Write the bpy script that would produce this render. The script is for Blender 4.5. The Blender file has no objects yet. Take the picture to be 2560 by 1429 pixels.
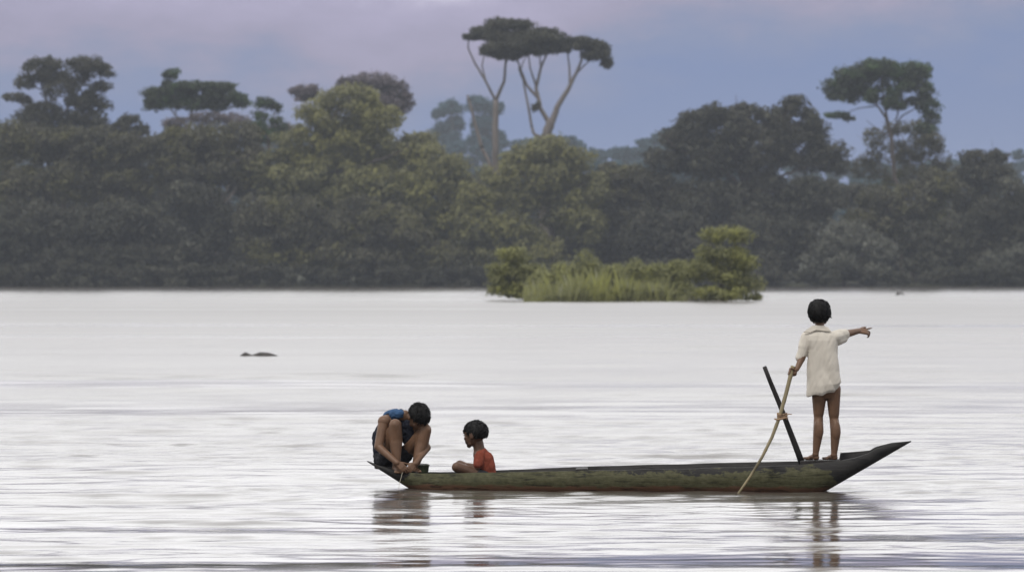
import bpy, bmesh, math, random
import numpy as np
from mathutils import Vector, Matrix, noise as mnoise

random.seed(7)
rng = np.random.default_rng(7)
scene = bpy.context.scene
COL = scene.collection

# ------------------------------------------------------------------ camera model (metres)
F = 12880.0      # focal length in photo pixels (2560 wide)
H = 1.68         # camera height above the water
HZ = 683.0       # photo row of the true horizon


def P(px, py, y=40.0):
    """world point standing y metres away that is seen at photo pixel px, py"""
    return Vector(((px - 1280) * y / F, y, H - (py - HZ) * y / F))


def yb(px):
    """distance of the canoe's centre line (it lies slightly turned)"""
    return 40.35 - 0.75 * (px - 920) / 1358.0


# ------------------------------------------------------------------ helpers
def tag(o, label=None, cat=None, group=None, kind=None):
    if label: o['label'] = label
    if cat: o['category'] = cat
    if group: o['group'] = group
    if kind: o['kind'] = kind
    return o


def empty(name, loc):
    o = bpy.data.objects.new(name, None)
    o.empty_display_size = 0.2
    o.location = loc
    COL.objects.link(o)
    return o


def link(name, me, mat=None, parent=None, smooth=True):
    o = bpy.data.objects.new(name, me)
    COL.objects.link(o)
    if mat is not None:
        me.materials.clear()
        me.materials.append(mat)
    if smooth and len(me.polygons):
        me.polygons.foreach_set('use_smooth', np.ones(len(me.polygons), dtype=bool))
    if parent is not None:
        o.parent = parent
        o.matrix_parent_inverse = Matrix.Translation(parent.location).inverted()
    return o


def mesh_from(name, verts, faces):
    me = bpy.data.meshes.new(name)
    me.from_pydata([tuple(v) for v in verts], [], faces)
    me.update()
    return me


def quads_mesh(name, V, tint=None):
    """V: (n,4,3) array -> mesh of n loose quads, quickly"""
    n = len(V)
    me = bpy.data.meshes.new(name)
    me.vertices.add(n * 4)
    me.vertices.foreach_set('co', V.reshape(-1).astype(np.float32))
    me.loops.add(n * 4)
    me.loops.foreach_set('vertex_index', np.arange(n * 4, dtype=np.int32))
    me.polygons.add(n)
    me.polygons.foreach_set('loop_start', np.arange(0, n * 4, 4, dtype=np.int32))
    me.polygons.foreach_set('loop_total', np.full(n, 4, dtype=np.int32))
    me.update(calc_edges=True)
    if tint is not None:
        a = me.attributes.new('tint', 'FLOAT', 'FACE')
        a.data.foreach_set('value', tint.astype(np.float32))
    return me


# ------------------------------------------------------------------ materials
class NT:
    def __init__(self, name):
        self.m = bpy.data.materials.new(name)
        self.m.use_nodes = True
        self.t = self.m.node_tree
        self.t.nodes.clear()
        self.out = self.t.nodes.new('ShaderNodeOutputMaterial')

    def n(self, typ, **kw):
        nd = self.t.nodes.new(typ)
        for k, v in kw.items():
            if k in nd.inputs.keys() if isinstance(k, str) else False:
                nd.inputs[k].default_value = v
            else:
                setattr(nd, k, v)
        return nd

    def l(self, a, b):
        self.t.links.new(a, b)


def set_in(nd, **kw):
    for k, v in kw.items():
        nd.inputs[k.replace('_', ' ')].default_value = v


def ramp(nt, stops, interp='LINEAR'):
    r = nt.n('ShaderNodeValToRGB')
    r.color_ramp.interpolation = interp
    e = r.color_ramp.elements
    while len(e) < len(stops):
        e.new(0.5)
    for i, (p, c) in enumerate(stops):
        e[i].position = p
        e[i].color = (c[0], c[1], c[2], 1) if len(c) == 3 else c
    return r


def mat_simple(name, base, var=0.25, scale=30.0, rough=0.7, spec=0.3, bump=0.3, bscale=None, bdist=0.004, stretch=(1, 1, 1), sheen=0.0):
    nt = NT(name)
    tc = nt.n('ShaderNodeTexCoord')
    mp = nt.n('ShaderNodeMapping')
    mp.inputs['Scale'].default_value = stretch
    nt.l(tc.outputs['Object'], mp.inputs['Vector'])
    no = nt.n('ShaderNodeTexNoise')
    set_in(no, Scale=scale, Detail=5.0, Roughness=0.6)
    nt.l(mp.outputs[0], no.inputs['Vector'])
    lo = [c * (1 - var) for c in base]
    hi = [min(1, c * (1 + var)) for c in base]
    r = ramp(nt, [(0.3, lo), (0.7, hi)])
    nt.l(no.outputs['Fac'], r.inputs['Fac'])
    b = nt.n('ShaderNodeBsdfPrincipled')
    nt.l(r.outputs['Color'], b.inputs['Base Color'])
    b.inputs['Roughness'].default_value = rough
    b.inputs['Specular IOR Level'].default_value = spec
    if sheen: b.inputs['Sheen Weight'].default_value = sheen
    if bump:
        n2 = nt.n('ShaderNodeTexNoise')
        set_in(n2, Scale=bscale or scale * 2, Detail=4.0)
        nt.l(mp.outputs[0], n2.inputs['Vector'])
        bp = nt.n('ShaderNodeBump')
        set_in(bp, Strength=bump, Distance=bdist)
        nt.l(n2.outputs['Fac'], bp.inputs['Height'])
        nt.l(bp.outputs['Normal'], b.inputs['Normal'])
    nt.l(b.outputs[0], nt.out.inputs['Surface'])
    return nt.m


def mat_leaf(name, dark, light, accent=None, patch=0.18, transl=0.3):
    """foliage: every leaf cluster has its own tint, species-wide patches of another hue"""
    nt = NT(name)
    at = nt.n('ShaderNodeAttribute')
    at.attribute_name = 'tint'
    r = ramp(nt, [(0.0, dark), (0.88, light), (1.0, [min(.34, c * 1.8 + .03) for c in light])])
    nt.l(at.outputs['Fac'], r.inputs['Fac'])
    col = r.outputs['Color']
    if accent is not None:
        tc = nt.n('ShaderNodeTexCoord')
        no = nt.n('ShaderNodeTexNoise')
        set_in(no, Scale=patch, Detail=3.0, Roughness=0.6)
        nt.l(tc.outputs['Object'], no.inputs['Vector'])
        rr = ramp(nt, [(0.48, (0, 0, 0)), (0.62, (1, 1, 1))])
        nt.l(no.outputs['Fac'], rr.inputs['Fac'])
        mx = nt.n('ShaderNodeMix', data_type='RGBA')
        nt.l(rr.outputs['Color'], mx.inputs[0])
        nt.l(col, mx.inputs[6])
        ar = ramp(nt, [(0.0, [c * 0.7 for c in accent]), (1.0, [c * 1.25 for c in accent])])
        nt.l(at.outputs['Fac'], ar.inputs['Fac'])
        nt.l(ar.outputs['Color'], mx.inputs[7])
        col = mx.outputs[2]
    b = nt.n('ShaderNodeBsdfPrincipled')
    nt.l(col, b.inputs['Base Color'])
    b.inputs['Roughness'].default_value = 0.6
    b.inputs['Specular IOR Level'].default_value = 0.25
    t = nt.n('ShaderNodeBsdfTranslucent')
    nt.l(col, t.inputs['Color'])
    ms = nt.n('ShaderNodeMixShader')
    ms.inputs[0].default_value = transl
    nt.l(b.outputs[0], ms.inputs[1])
    nt.l(t.outputs[0], ms.inputs[2])
    nt.l(ms.outputs[0], nt.out.inputs['Surface'])
    return nt.m


M = {}
M['leaf_dark'] = mat_leaf('leaf_dark', (0.026, 0.028, 0.019), (0.085, 0.086, 0.058), (0.085, 0.084, 0.060), 0.14)
M['leaf_grey'] = mat_leaf('leaf_grey', (0.050, 0.050, 0.032), (0.130, 0.126, 0.080), (0.135, 0.132, 0.05))
M['leaf_olive'] = mat_leaf('leaf_olive', (0.110, 0.112, 0.048), (0.235, 0.232, 0.105), (0.24, 0.235, 0.080))
M['leaf_mauve'] = mat_leaf('leaf_mauve', (0.095, 0.082, 0.090), (0.175, 0.150, 0.165))
M['leaf_green'] = mat_leaf('leaf_green', (0.030, 0.042, 0.026), (0.075, 0.095, 0.055), (0.065, 0.115, 0.042), 0.3)
M['leaf_pale'] = mat_leaf('leaf_pale', (0.085, 0.090, 0.068), (0.155, 0.158, 0.125))
M['leaf_bush'] = mat_leaf('leaf_bush', (0.130, 0.136, 0.050), (0.285, 0.290, 0.130), (0.28, 0.285, 0.085), 0.5)
M['leaf_far_hazed'] = mat_leaf('leaf_far_hazed', (0.016, 0.044, 0.054), (0.040, 0.092, 0.110))  # blue of the distance haze painted into the leaf colour
M['bark'] = mat_simple('bark', (0.085, 0.070, 0.060), 0.4, 2.0, 0.85, 0.2, 0.6, 6, 0.05, (1, 1, 0.2))
M['bark_pale'] = mat_simple('bark_pale', (0.17, 0.15, 0.14), 0.35, 1.5, 0.85, 0.2, 0.5, 6, 0.05, (1, 1, 0.2))
M['skin'] = mat_simple('skin', (0.152, 0.085, 0.051), 0.18, 14, 0.5, 0.35, 0.15, 90, 0.002)
M['skin_dark'] = mat_simple('skin_dark', (0.105, 0.057, 0.036), 0.18, 14, 0.5, 0.35, 0.15, 90, 0.002)
M['hair'] = mat_simple('hair', (0.007, 0.0065, 0.0065), 0.4, 120, 0.6, 0.2, 0.4, 160, 0.004, (1, 1, 0.25))
M['shirt'] = mat_simple('shirt_cloth', (0.60, 0.56, 0.495), 0.07, 6, 0.9, 0.1, 0.25, 18, 0.006, (1, 1, 0.5), 0.1)
M['red'] = mat_simple('red_cloth', (0.205, 0.054, 0.034), 0.15, 12, 0.9, 0.1, 0.5, 30, 0.01, (1, 1, 0.5))
M['navy'] = mat_simple('navy_cloth', (0.018, 0.020, 0.030), 0.2, 14, 0.9, 0.1, 0.4, 30, 0.008)
M['blue'] = mat_simple('blue_cloth', (0.040, 0.088, 0.180), 0.2, 14, 0.85, 0.15, 0.4, 30, 0.008)
M['shorts'] = mat_simple('dark_cloth', (0.030, 0.030, 0.034), 0.2, 14, 0.9, 0.1, 0.4, 30, 0.008)
M['bamboo'] = mat_simple('bamboo', (0.200, 0.165, 0.095), 0.45, 10, 0.5, 0.3, 0.3, 30, 0.004, (1, 1, 0.25))
M['darkwood'] = mat_simple('dark_wood', (0.028, 0.025, 0.024), 0.45, 14, 0.7, 0.3, 0.5, 40, 0.006, (1, 1, 0.2))
M['cord'] = mat_simple('cord', (0.30, 0.20, 0.13), 0.3, 60, 0.9, 0.1, 0.5, 120, 0.004)
M['tub'] = mat_simple('tub', (0.045, 0.054, 0.030), 0.4, 20, 0.5, 0.4, 0.2)
M['line'] = mat_simple('line', (0.45, 0.42, 0.33), 0.1, 60, 0.6, 0.3, 0)
M['driftwood'] = mat_simple('driftwood', (0.050, 0.045, 0.042), 0.5, 8, 0.6, 0.4, 0.6, 20, 0.02)
M['mud'] = mat_simple('mud', (0.090, 0.072, 0.050), 0.35, 0.5, 0.8, 0.3, 0.5, 2, 0.1)
M['bank'] = mat_simple('bank_soil', (0.050, 0.052, 0.030), 0.4, 0.25, 0.9, 0.1, 0.5, 1.0, 0.3)
M['eye_white'] = mat_simple('eye_white', (0.6, 0.58, 0.55), 0.05, 10, 0.3, 0.5, 0)
M['lips'] = mat_simple('lips', (0.17, 0.07, 0.055), 0.1, 40, 0.5, 0.3, 0)


def mat_hull():
    nt = NT('old_canoe_wood')
    tc = nt.n('ShaderNodeTexCoord')
    g = nt.n('ShaderNodeNewGeometry')
    sep = nt.n('ShaderNodeSeparateXYZ')
    nt.l(tc.outputs['Object'], sep.inputs[0])
    # long grained noise
    mp = nt.n('ShaderNodeMapping'); mp.inputs['Scale'].default_value = (0.45, 1, 1.8)
    nt.l(tc.outputs['Object'], mp.inputs['Vector'])
    n1 = nt.n('ShaderNodeTexNoise'); set_in(n1, Scale=9.0, Detail=7.0, Roughness=0.65)
    nt.l(mp.outputs[0], n1.inputs['Vector'])
    mp2 = nt.n('ShaderNodeMapping'); mp2.inputs['Scale'].default_value = (0.8, 1, 1.1)
    nt.l(tc.outputs['Object'], mp2.inputs['Vector'])
    n2 = nt.n('ShaderNodeTexNoise'); set_in(n2, Scale=24.0, Detail=6.0, Roughness=0.7)
    nt.l(mp2.outputs[0], n2.inputs['Vector'])
    wood = ramp(nt, [(0.25, (0.012, 0.012, 0.013)), (0.75, (0.042, 0.040, 0.038))])
    nt.l(n1.outputs['Fac'], wood.inputs['Fac'])
    alg = ramp(nt, [(0.25, (0.034, 0.034, 0.017)), (0.5, (0.070, 0.069, 0.034)), (0.8, (0.115, 0.110, 0.066))])
    nt.l(n2.outputs['Fac'], alg.inputs['Fac'])
    # algae coat: from the water up to a ragged edge below the rim; edge height varies along the boat ('rim' attribute 0 rim .. 1 keel)
    at = nt.n('ShaderNodeAttribute'); at.attribute_name = 'algae'
    ad = nt.n('ShaderNodeMath', operation='ADD')
    sc = nt.n('ShaderNodeMath', operation='MULTIPLY_ADD')
    nt.l(n1.outputs['Fac'], sc.inputs[0]); sc.inputs[1].default_value = 0.9; sc.inputs[2].default_value = -0.45
    nt.l(at.outputs['Fac'], ad.inputs[0]); nt.l(sc.outputs[0], ad.inputs[1])
    sc2 = nt.n('ShaderNodeMath', operation='MULTIPLY_ADD')
    nt.l(n2.outputs['Fac'], sc2.inputs[0]); sc2.inputs[1].default_value = 0.9; sc2.inputs[2].default_value = -0.45
    ad2 = nt.n('ShaderNodeMath', operation='ADD')
    nt.l(ad.outputs[0], ad2.inputs[0]); nt.l(sc2.outputs[0], ad2.inputs[1])
    mk = ramp(nt, [(0.44, (0, 0, 0)), (0.52, (1, 1, 1))])
    nt.l(ad2.outputs[0], mk.inputs['Fac'])
    mx = nt.n('ShaderNodeMix', data_type='RGBA')
    nt.l(mk.outputs['Color'], mx.inputs[0]); nt.l(wood.outputs['Color'], mx.inputs[6]); nt.l(alg.outputs['Color'], mx.inputs[7])
    # rusty mud stain at the waterline
    zz = nt.n('ShaderNodeMath', operation='MULTIPLY_ADD')
    sepw = nt.n('ShaderNodeSeparateXYZ'); nt.l(g.outputs['Position'], sepw.inputs[0])
    nt.l(n1.outputs['Fac'], zz.inputs[0]); zz.inputs[1].default_value = -0.09; nt.l(sepw.outputs['Z'], zz.inputs[2])
    mr = nt.n('ShaderNodeMapRange'); set_in(mr); nt.l(zz.outputs[0], mr.inputs['Value'])
    mr.inputs['From Min'].default_value = -0.018; mr.inputs['From Max'].default_value = 0.0
    mr.inputs['To Min'].default_value = 0.8; mr.inputs['To Max'].default_value = 0.0
    mx2 = nt.n('ShaderNodeMix', data_type='RGBA')
    nt.l(mr.outputs[0], mx2.inputs[0]); nt.l(mx.outputs[2], mx2.inputs[6]); mx2.inputs[7].default_value = (0.130, 0.058, 0.034, 1)
    b = nt.n('ShaderNodeBsdfPrincipled')
    nt.l(mx2.outputs[2], b.inputs['Base Color'])
    b.inputs['Roughness'].default_value = 0.7
    b.inputs['Specular IOR Level'].default_value = 0.3
    bp = nt.n('ShaderNodeBump'); set_in(bp, Strength=0.5, Distance=0.008)
    mp3 = nt.n('ShaderNodeMapping'); mp3.inputs['Scale'].default_value = (0.10, 1, 1.6)
    nt.l(tc.outputs['Object'], mp3.inputs['Vector'])
    n3 = nt.n('ShaderNodeTexNoise'); set_in(n3, Scale=26.0, Detail=5.0, Roughness=0.7); nt.l(mp3.outputs[0], n3.inputs['Vector'])
    hsum = nt.n('ShaderNodeMath', operation='MULTIPLY_ADD'); nt.l(n3.outputs['Fac'], hsum.inputs[0]); hsum.inputs[1].default_value = 1.6; nt.l(n2.outputs['Fac'], hsum.inputs[2])
    nt.l(hsum.outputs[0], bp.inputs['Height']); nt.l(bp.outputs[0], b.inputs['Normal'])
    # darker cracks along the grain
    ck = ramp(nt, [(0.36, (0.35,) * 3), (0.46, (1,) * 3)]); nt.l(n3.outputs['Fac'], ck.inputs['Fac'])
    mc = nt.n('ShaderNodeMix', data_type='RGBA', blend_type='MULTIPLY'); mc.inputs[0].default_value = 1.0
    nt.l(mx2.outputs[2], mc.inputs[6]); nt.l(ck.outputs['Color'], mc.inputs[7]); nt.l(mc.outputs[2], b.inputs['Base Color'])
    nt.l(b.outputs[0], nt.out.inputs['Surface'])
    return nt.m


M['hull'] = mat_hull()


# ------------------------------------------------------------------ world: sky under a high overcast, darker rain-blue low down
SUN_EL, SUN_AZ = math.radians(58), math.radians(205)     # azimuth measured from +Y towards +X
wd = bpy.data.worlds.new('World')
scene.world = wd
wd.use_nodes = True
wt = wd.node_tree
wt.nodes.clear()


class WN(NT):
    def __init__(self, tree):
        self.t = tree
        self.out = tree.nodes.new('ShaderNodeOutputWorld')


w = WN(wt)
sky = w.n('ShaderNodeTexSky', sky_type='NISHITA')
sky.sun_disc = False
sky.sun_elevation = SUN_EL
sky.sun_rotation = SUN_AZ
sky.air_density = 1.0
sky.dust_density = 2.0
tc = w.n('ShaderNodeTexCoord')
sp = w.n('ShaderNodeSeparateXYZ')
w.l(tc.outputs['Generated'], sp.inputs[0])
nz = w.n('ShaderNodeTexNoise'); set_in(nz, Scale=22.0, Detail=7.0, Roughness=0.62)
mpv = w.n('ShaderNodeMapping'); mpv.inputs['Scale'].default_value = (1, 1, 2.6)
mpv.inputs['Location'].default_value = (0.3, 0.1, 0.2)
w.l(tc.outputs['Generated'], mpv.inputs['Vector']); w.l(mpv.outputs[0], nz.inputs['Vector'])
# height + wobble + sag of the cloud base towards the west (left)
hm = w.n('ShaderNodeMath', operation='MULTIPLY_ADD')
w.l(nz.outputs['Fac'], hm.inputs[0]); hm.inputs[1].default_value = 0.044; w.l(sp.outputs['Z'], hm.inputs[2])
hx = w.n('ShaderNodeMath', operation='MULTIPLY_ADD')
w.l(sp.outputs['X'], hx.inputs[0]); hx.inputs[1].default_value = -0.055; w.l(hm.outputs[0], hx.inputs[2])
g1 = w.n('ShaderNodeMath', operation='MULTIPLY_ADD'); w.l(sp.outputs['X'], g1.inputs[0]); g1.inputs[1].default_value = 1 / .036; g1.inputs[2].default_value = .025 / .036
g2 = w.n('ShaderNodeMath', operation='MULTIPLY'); w.l(g1.outputs[0], g2.inputs[0]); w.l(g1.outputs[0], g2.inputs[1])
g3 = w.n('ShaderNodeMath', operation='MULTIPLY'); w.l(g2.outputs[0], g3.inputs[0]); g3.inputs[1].default_value = -1.0
g4 = w.n('ShaderNodeMath', operation='EXPONENT'); w.l(g3.outputs[0], g4.inputs[0])
g5 = w.n('ShaderNodeMath', operation='MULTIPLY_ADD'); w.l(g4.outputs[0], g5.inputs[0]); g5.inputs[1].default_value = 0.010; w.l(hx.outputs[0], g5.inputs[2])
hs = w.n('ShaderNodeMath', operation='SUBTRACT'); w.l(g5.outputs[0], hs.inputs[0]); hs.inputs[1].default_value = 0.022
SKYR = [(-1.0, (0.25, 0.32, 0.56)), (0.036, (0.185, 0.255, 0.485)), (0.046, (0.25, 0.29, 0.47)), (0.052, (0.355, 0.330, 0.48)), (0.066, (0.47, 0.43, 0.62)),
        (0.078, (1.05, 1.00, 1.12)), (0.10, (1.74, 1.71, 1.75)), (0.14, (2.16, 2.15, 2.17)), (0.40, (2.08, 2.08, 2.08)), (1.0, (1.0, 1.0, 1.03))]
SKM = 2.6
mrr = w.n('ShaderNodeMapRange'); w.l(hs.outputs[0], mrr.inputs['Value'])
mrr.inputs['From Min'].default_value = -0.2; mrr.inputs['From Max'].default_value = 1.0
sr = ramp(w, [(max(0, (z + 0.2) / 1.2), [c / SKM for c in col]) for z, col in SKYR])
w.l(mrr.outputs[0], sr.inputs['Fac'])
# the overcast is thinner over the far bank (+Y) than behind the camera
my = w.n('ShaderNodeMapRange'); w.l(sp.outputs['Y'], my.inputs['Value'])
my.inputs['From Min'].default_value = -1.0; my.inputs['From Max'].default_value = 0.9
my.inputs['To Min'].default_value = 0.34 * SKM; my.inputs['To Max'].default_value = 1.0 * SKM
bgc = w.n('ShaderNodeBackground'); w.l(sr.outputs['Color'], bgc.inputs['Color']); w.l(my.outputs[0], bgc.inputs['Strength'])
bgs = w.n('ShaderNodeBackground'); w.l(sky.outputs['Color'], bgs.inputs['Color']); bgs.inputs['Strength'].default_value = 0.08
mxs = w.n('ShaderNodeMixShader'); mxs.inputs[0].default_value = 0.88
w.l(bgs.outputs[0], mxs.inputs[1]); w.l(bgc.outputs[0], mxs.inputs[2]); w.l(mxs.outputs[0], w.out.inputs['Surface'])

sl = bpy.data.lights.new('sun', 'SUN')
sl.energy = 1.8
sl.angle = math.radians(14)
sl.color = (1.0, 0.95, 0.88)
so = bpy.data.objects.new('sun', sl)
COL.objects.link(so)
sd = Vector((math.sin(SUN_AZ) * math.cos(SUN_EL), math.cos(SUN_AZ) * math.cos(SUN_EL), math.sin(SUN_EL)))
so.rotation_euler = (-sd).to_track_quat('-Z', 'Y').to_euler()

# ------------------------------------------------------------------ camera
cd = bpy.data.cameras.new('camera')
cam = bpy.data.objects.new('camera', cd)
COL.objects.link(cam)
cam.location = (0, 0, H)
cam.rotation_euler = (math.radians(90), 0, 0)
cd.sensor_width = 36.0
cd.lens = F / 2560 * 36.0
cd.shift_y = -(714.5 - HZ) / 2560
cd.clip_start = 0.5
cd.clip_end = 6000
cd.dof.use_dof = True
cd.dof.focus_distance = 39.9
cd.dof.aperture_fstop = 6.2
scene.camera = cam

# ------------------------------------------------------------------ haze
HAZE_D = 0.00018
bm = bmesh.new()
bmesh.ops.create_cube(bm, size=1)
for v in bm.verts:
    v.co = Vector((v.co.x * 2400, 1210 + v.co.y * 2700, 31.0 + v.co.z * 66))
me = bpy.data.meshes.new('haze'); bm.to_mesh(me); bm.free()
nt = NT('haze_air')
pv = nt.n('ShaderNodeVolumePrincipled')
pv.inputs['Color'].default_value = (0.64, 0.70, 0.80, 1)
pv.inputs['Density'].default_value = HAZE_D
pv.inputs['Anisotropy'].default_value = 0.0
nt.l(pv.outputs[0], nt.out.inputs['Volume'])
tag(link('haze', me, nt.m, smooth=False), kind='stuff')


# ------------------------------------------------------------------ river: real waves near the canoe, finer roughness far off
def wave_tile(N, L, lmin, lmax, p, seed, pw=2.0):
    r = np.random.default_rng(seed)
    k = np.fft.fftfreq(N, L / N) * 2 * np.pi
    KX, KY = np.meshgrid(k, k, indexing='xy')
    K = np.hypot(KX, KY); K[0, 0] = 1
    lam = 2 * np.pi / K
    amp = K ** (-p) * np.exp(-(lmin / lam) ** 4) * np.exp(-(lam / lmax) ** 4)
    amp *= 0.10 * 2 / pw + (KY ** 2 / K ** 2) ** pw
    amp[0, 0] = 0
    ph = r.normal(size=(N, N)) + 1j * r.normal(size=(N, N))
    h = np.fft.ifft2(ph * amp).real
    sl = np.gradient(h, L / N, axis=0)
    return h / sl.std(), L


def sample(tile, x, y):
    h, L = tile
    N = h.shape[0]
    u = (x / L % 1.0) * N; v = (y / L % 1.0) * N
    i = np.floor(u).astype(int); j = np.floor(v).astype(int)
    fu = u - i; fv = v - j
    i %= N; j %= N; i2 = (i + 1) % N; j2 = (j + 1) % N
    return (h[j, i] * (1 - fu) + h[j, i2] * fu) * (1 - fv) + (h[j2, i] * (1 - fu) + h[j2, i2] * fu) * fv


def smooth01(a, b, x):
    t = np.clip((x - a) / (b - a), 0, 1)
    return t * t * (3 - 2 * t)


def build_river():
    ys = [-60, -20, 0, 10, 18, 22]
    y = 24.0
    while y < 676:
        ys.append(y)
        y += max(0.05, 0.36 * y * y / 8655)
    ys += [690, 720]
    xs = list(np.arange(0, 7.0, 0.05)) + list(np.arange(7.0, 14.0, 0.14))
    x = 14.0; s = 0.2
    while x < 900:
        xs.append(x); x += s; s *= 1.09
    xs.append(900)
    xs = np.array([-a for a in xs[:0:-1]] + xs)
    ys = np.array(ys)
    X, Y = np.meshgrid(xs, ys, indexing='xy')
    A = wave_tile(768, 47.0, 0.40, 3.2, 1.8, 3, 5.0)
    B = wave_tile(512, 11.3, 0.14, 0.6, 2.0, 5)
    Cc = wave_tile(512, 233.0, 4.0, 25.0, 2.2, 8)
    Pm = wave_tile(256, 160.0, 7.0, 60.0, 1.2, 12)      # patches of calm / ruffled water
    pm = sample(Pm, X * 0.30, Y)
    pm = pm / (np.std(pm) + 1e-9)
    calm = 0.6 * smooth01(1.0, 2.4, pm)
    # slick bands of smooth water in front of the canoe
    wob = 0.5 * np.sin(X * 0.55 + 1.0) + 0.25 * np.sin(X * 1.3)
    def band(yc, wy, x0, x1, a):
        f = 1.5 if x1 > 30 else 0.5
        return a * np.exp(-((Y - yc - (0.5 if x1 > 30 else .15) * wob) / wy) ** 2) * smooth01(x0 - f, x0 + f, X) * (1 - smooth01(x1 - f, x1 + f, X))
    for args in [(29.7, 0.9, -40, 40, 0.95), (33.2, 0.55, 2.0, 40, 0.9), (34.2, 0.5, -40, -0.6, 0.7), (31.7, 0.45, -40, 2, .45), (37.0, 0.5, 1.6, 3.2, .6),
                 (38.75, 0.28, -1.5, 0.3, .85), (37.3, 0.2, -1.5, 0.3, .9), (36.1, 0.22, -1.5, .3, .9), (35.2, .18, -1.5, -.2, .8), (38.2, .4, 1.6, 3.4, .7), (35.9, .4, 1.6, 3.2, .75), (32.6, .45, 1.6, 3.4, .85), (30.6, .4, 1.5, 3.4, .8), (62, 1.2, -40, -1, .35), (77, 1.6, -40, 10, .3)]:
        calm = np.maximum(calm, band(*args))
    rough = 1 - 0.90 * calm
    lee = np.exp(-((Y - 39.7) / .9) ** 2) * (1 - smooth01(2.4, 3.6, np.abs(X - .9)))      # short chop, no swell, right at the hull
    gust = 0.75 + 0.5 * smooth01(-1.2, 1.2, sample(Pm, X * 0.3 + 71, Y * 1.6 + 33) / 1.0)
    inx = 1 - smooth01(12, 40, np.abs(X))
    fB = (1 - smooth01(45, 80, Y)) * inx
    fA = (1 - smooth01(90, 240, Y)) * inx
    fC = (1 - smooth01(350, 600, Y))
    near = smooth01(18, 24, Y)
    Z = near * (0.054 * (rough * gust + 0.9 * lee * rough) * fB * sample(B, X, Y) + 0.046 * (1 - .8 * lee) * rough * gust * fA * sample(A, X, Y + 5)
                + 0.010 * (1 - .9 * lee) * fC * sample(Cc, X, Y))
    Z = np.where(Y < 22, 0, Z)
    V = np.stack([X, Y, Z], -1).reshape(-1, 3).astype(np.float32)
    ny, nx = X.shape
    idx = np.arange(ny * nx, dtype=np.int32).reshape(ny, nx)
    Q = np.stack([idx[:-1, :-1], idx[:-1, 1:], idx[1:, 1:], idx[1:, :-1]], -1).reshape(-1, 4)
    me = bpy.data.meshes.new('river')
    me.vertices.add(len(V)); me.vertices.foreach_set('co', V.reshape(-1))
    me.loops.add(Q.size); me.loops.foreach_set('vertex_index', Q.reshape(-1))
    me.polygons.add(len(Q))
    me.polygons.foreach_set('loop_start', np.arange(0, Q.size, 4, dtype=np.int32))
    me.polygons.foreach_set('loop_total', np.full(len(Q), 4, dtype=np.int32))
    me.update(calc_edges=True)
    a = me.attributes.new('ruffle', 'FLOAT', 'POINT')
    a.data.foreach_set('value', (rough * gust).reshape(-1).astype(np.float32))
    # material: silty water
    nt = NT('silty_river_water')
    g = nt.n('ShaderNodeNewGeometry')
    sp = nt.n('ShaderNodeSeparateXYZ'); nt.l(g.outputs['Position'], sp.inputs[0])
    at = nt.n('ShaderNodeAttribute'); at.attribute_name = 'ruffle'
    rr = ramp(nt, [(0.0, (0.14,) * 3), (0.03, (0.18,) * 3), (0.08, (0.25,) * 3), (0.3, (0.32,) * 3), (0.5, (0.28,) * 3), (0.72, (0.12,) * 3), (1.0, (0.07,) * 3)])
    mr = nt.n('ShaderNodeMapRange'); nt.l(sp.outputs['Y'], mr.inputs['Value'])
    mr.inputs['From Min'].default_value = 30; mr.inputs['From Max'].default_value = 700
    nt.l(mr.outputs[0], rr.inputs['Fac'])
    mp = nt.n('ShaderNodeMapping'); mp.inputs['Scale'].default_value = (0.35, 1, 1)
    nt.l(g.outputs['Position'], mp.inputs['Vector'])
    n1 = nt.n('ShaderNodeTexNoise'); set_in(n1, Scale=0.45, Detail=6.0, Roughness=0.6)
    nt.l(mp.outputs[0], n1.inputs['Vector'])
    n2 = nt.n('ShaderNodeTexNoise'); set_in(n2, Scale=7.0, Detail=4.0, Roughness=0.6)
    nt.l(mp.outputs[0], n2.inputs['Vector'])
    b1 = nt.n('ShaderNodeBump'); nt.l(n1.outputs['Fac'], b1.inputs['Height'])
    b1.inputs['Distance'].default_value = 0.25
    m1 = ramp(nt, [(0.05, (0,) * 3), (0.28, (.42,) * 3), (0.45, (.42,) * 3), (0.72, (.10,) * 3), (1.0, (.05,) * 3)])
    nt.l(mr.outputs[0], m1.inputs['Fac'])
    nt.l(m1.outputs['Color'], b1.inputs['Strength'])
    b2 = nt.n('ShaderNodeBump'); nt.l(n2.outputs['Fac'], b2.inputs['Height'])
    b2.inputs['Distance'].default_value = 0.012
    m2 = nt.n('ShaderNodeMath', operation='MULTIPLY'); nt.l(at.outputs['Fac'], m2.inputs[0]); m2.inputs[1].default_value = 0.35
    nt.l(m2.outputs[0], b2.inputs['Strength'])
    nt.l(b1.outputs[0], b2.inputs['Normal'])
    b = nt.n('ShaderNodeBsdfPrincipled')
    b.inputs['Base Color'].default_value = (0.080, 0.068, 0.058, 1)
    b.inputs['IOR'].default_value = 1.333
    rc = nt.n('ShaderNodeMapRange'); nt.l(at.outputs['Fac'], rc.inputs['Value'])
    rc.inputs['From Min'].default_value = 0.1; rc.inputs['From Max'].default_value = 0.8
    rc.inputs['To Min'].default_value = 0.35; rc.inputs['To Max'].default_value = 1.0
    rm = nt.n('ShaderNodeMath', operation='MULTIPLY'); nt.l(rr.outputs['Color'], rm.inputs[0]); nt.l(rc.outputs[0], rm.inputs[1])
    nt.l(rm.outputs[0], b.inputs['Roughness'])
    nt.l(b2.outputs[0], b.inputs['Normal'])
    nt.l(b.outputs[0], nt.out.inputs['Surface'])
    tag(link('river', me, nt.m), kind='structure')


build_river()


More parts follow.
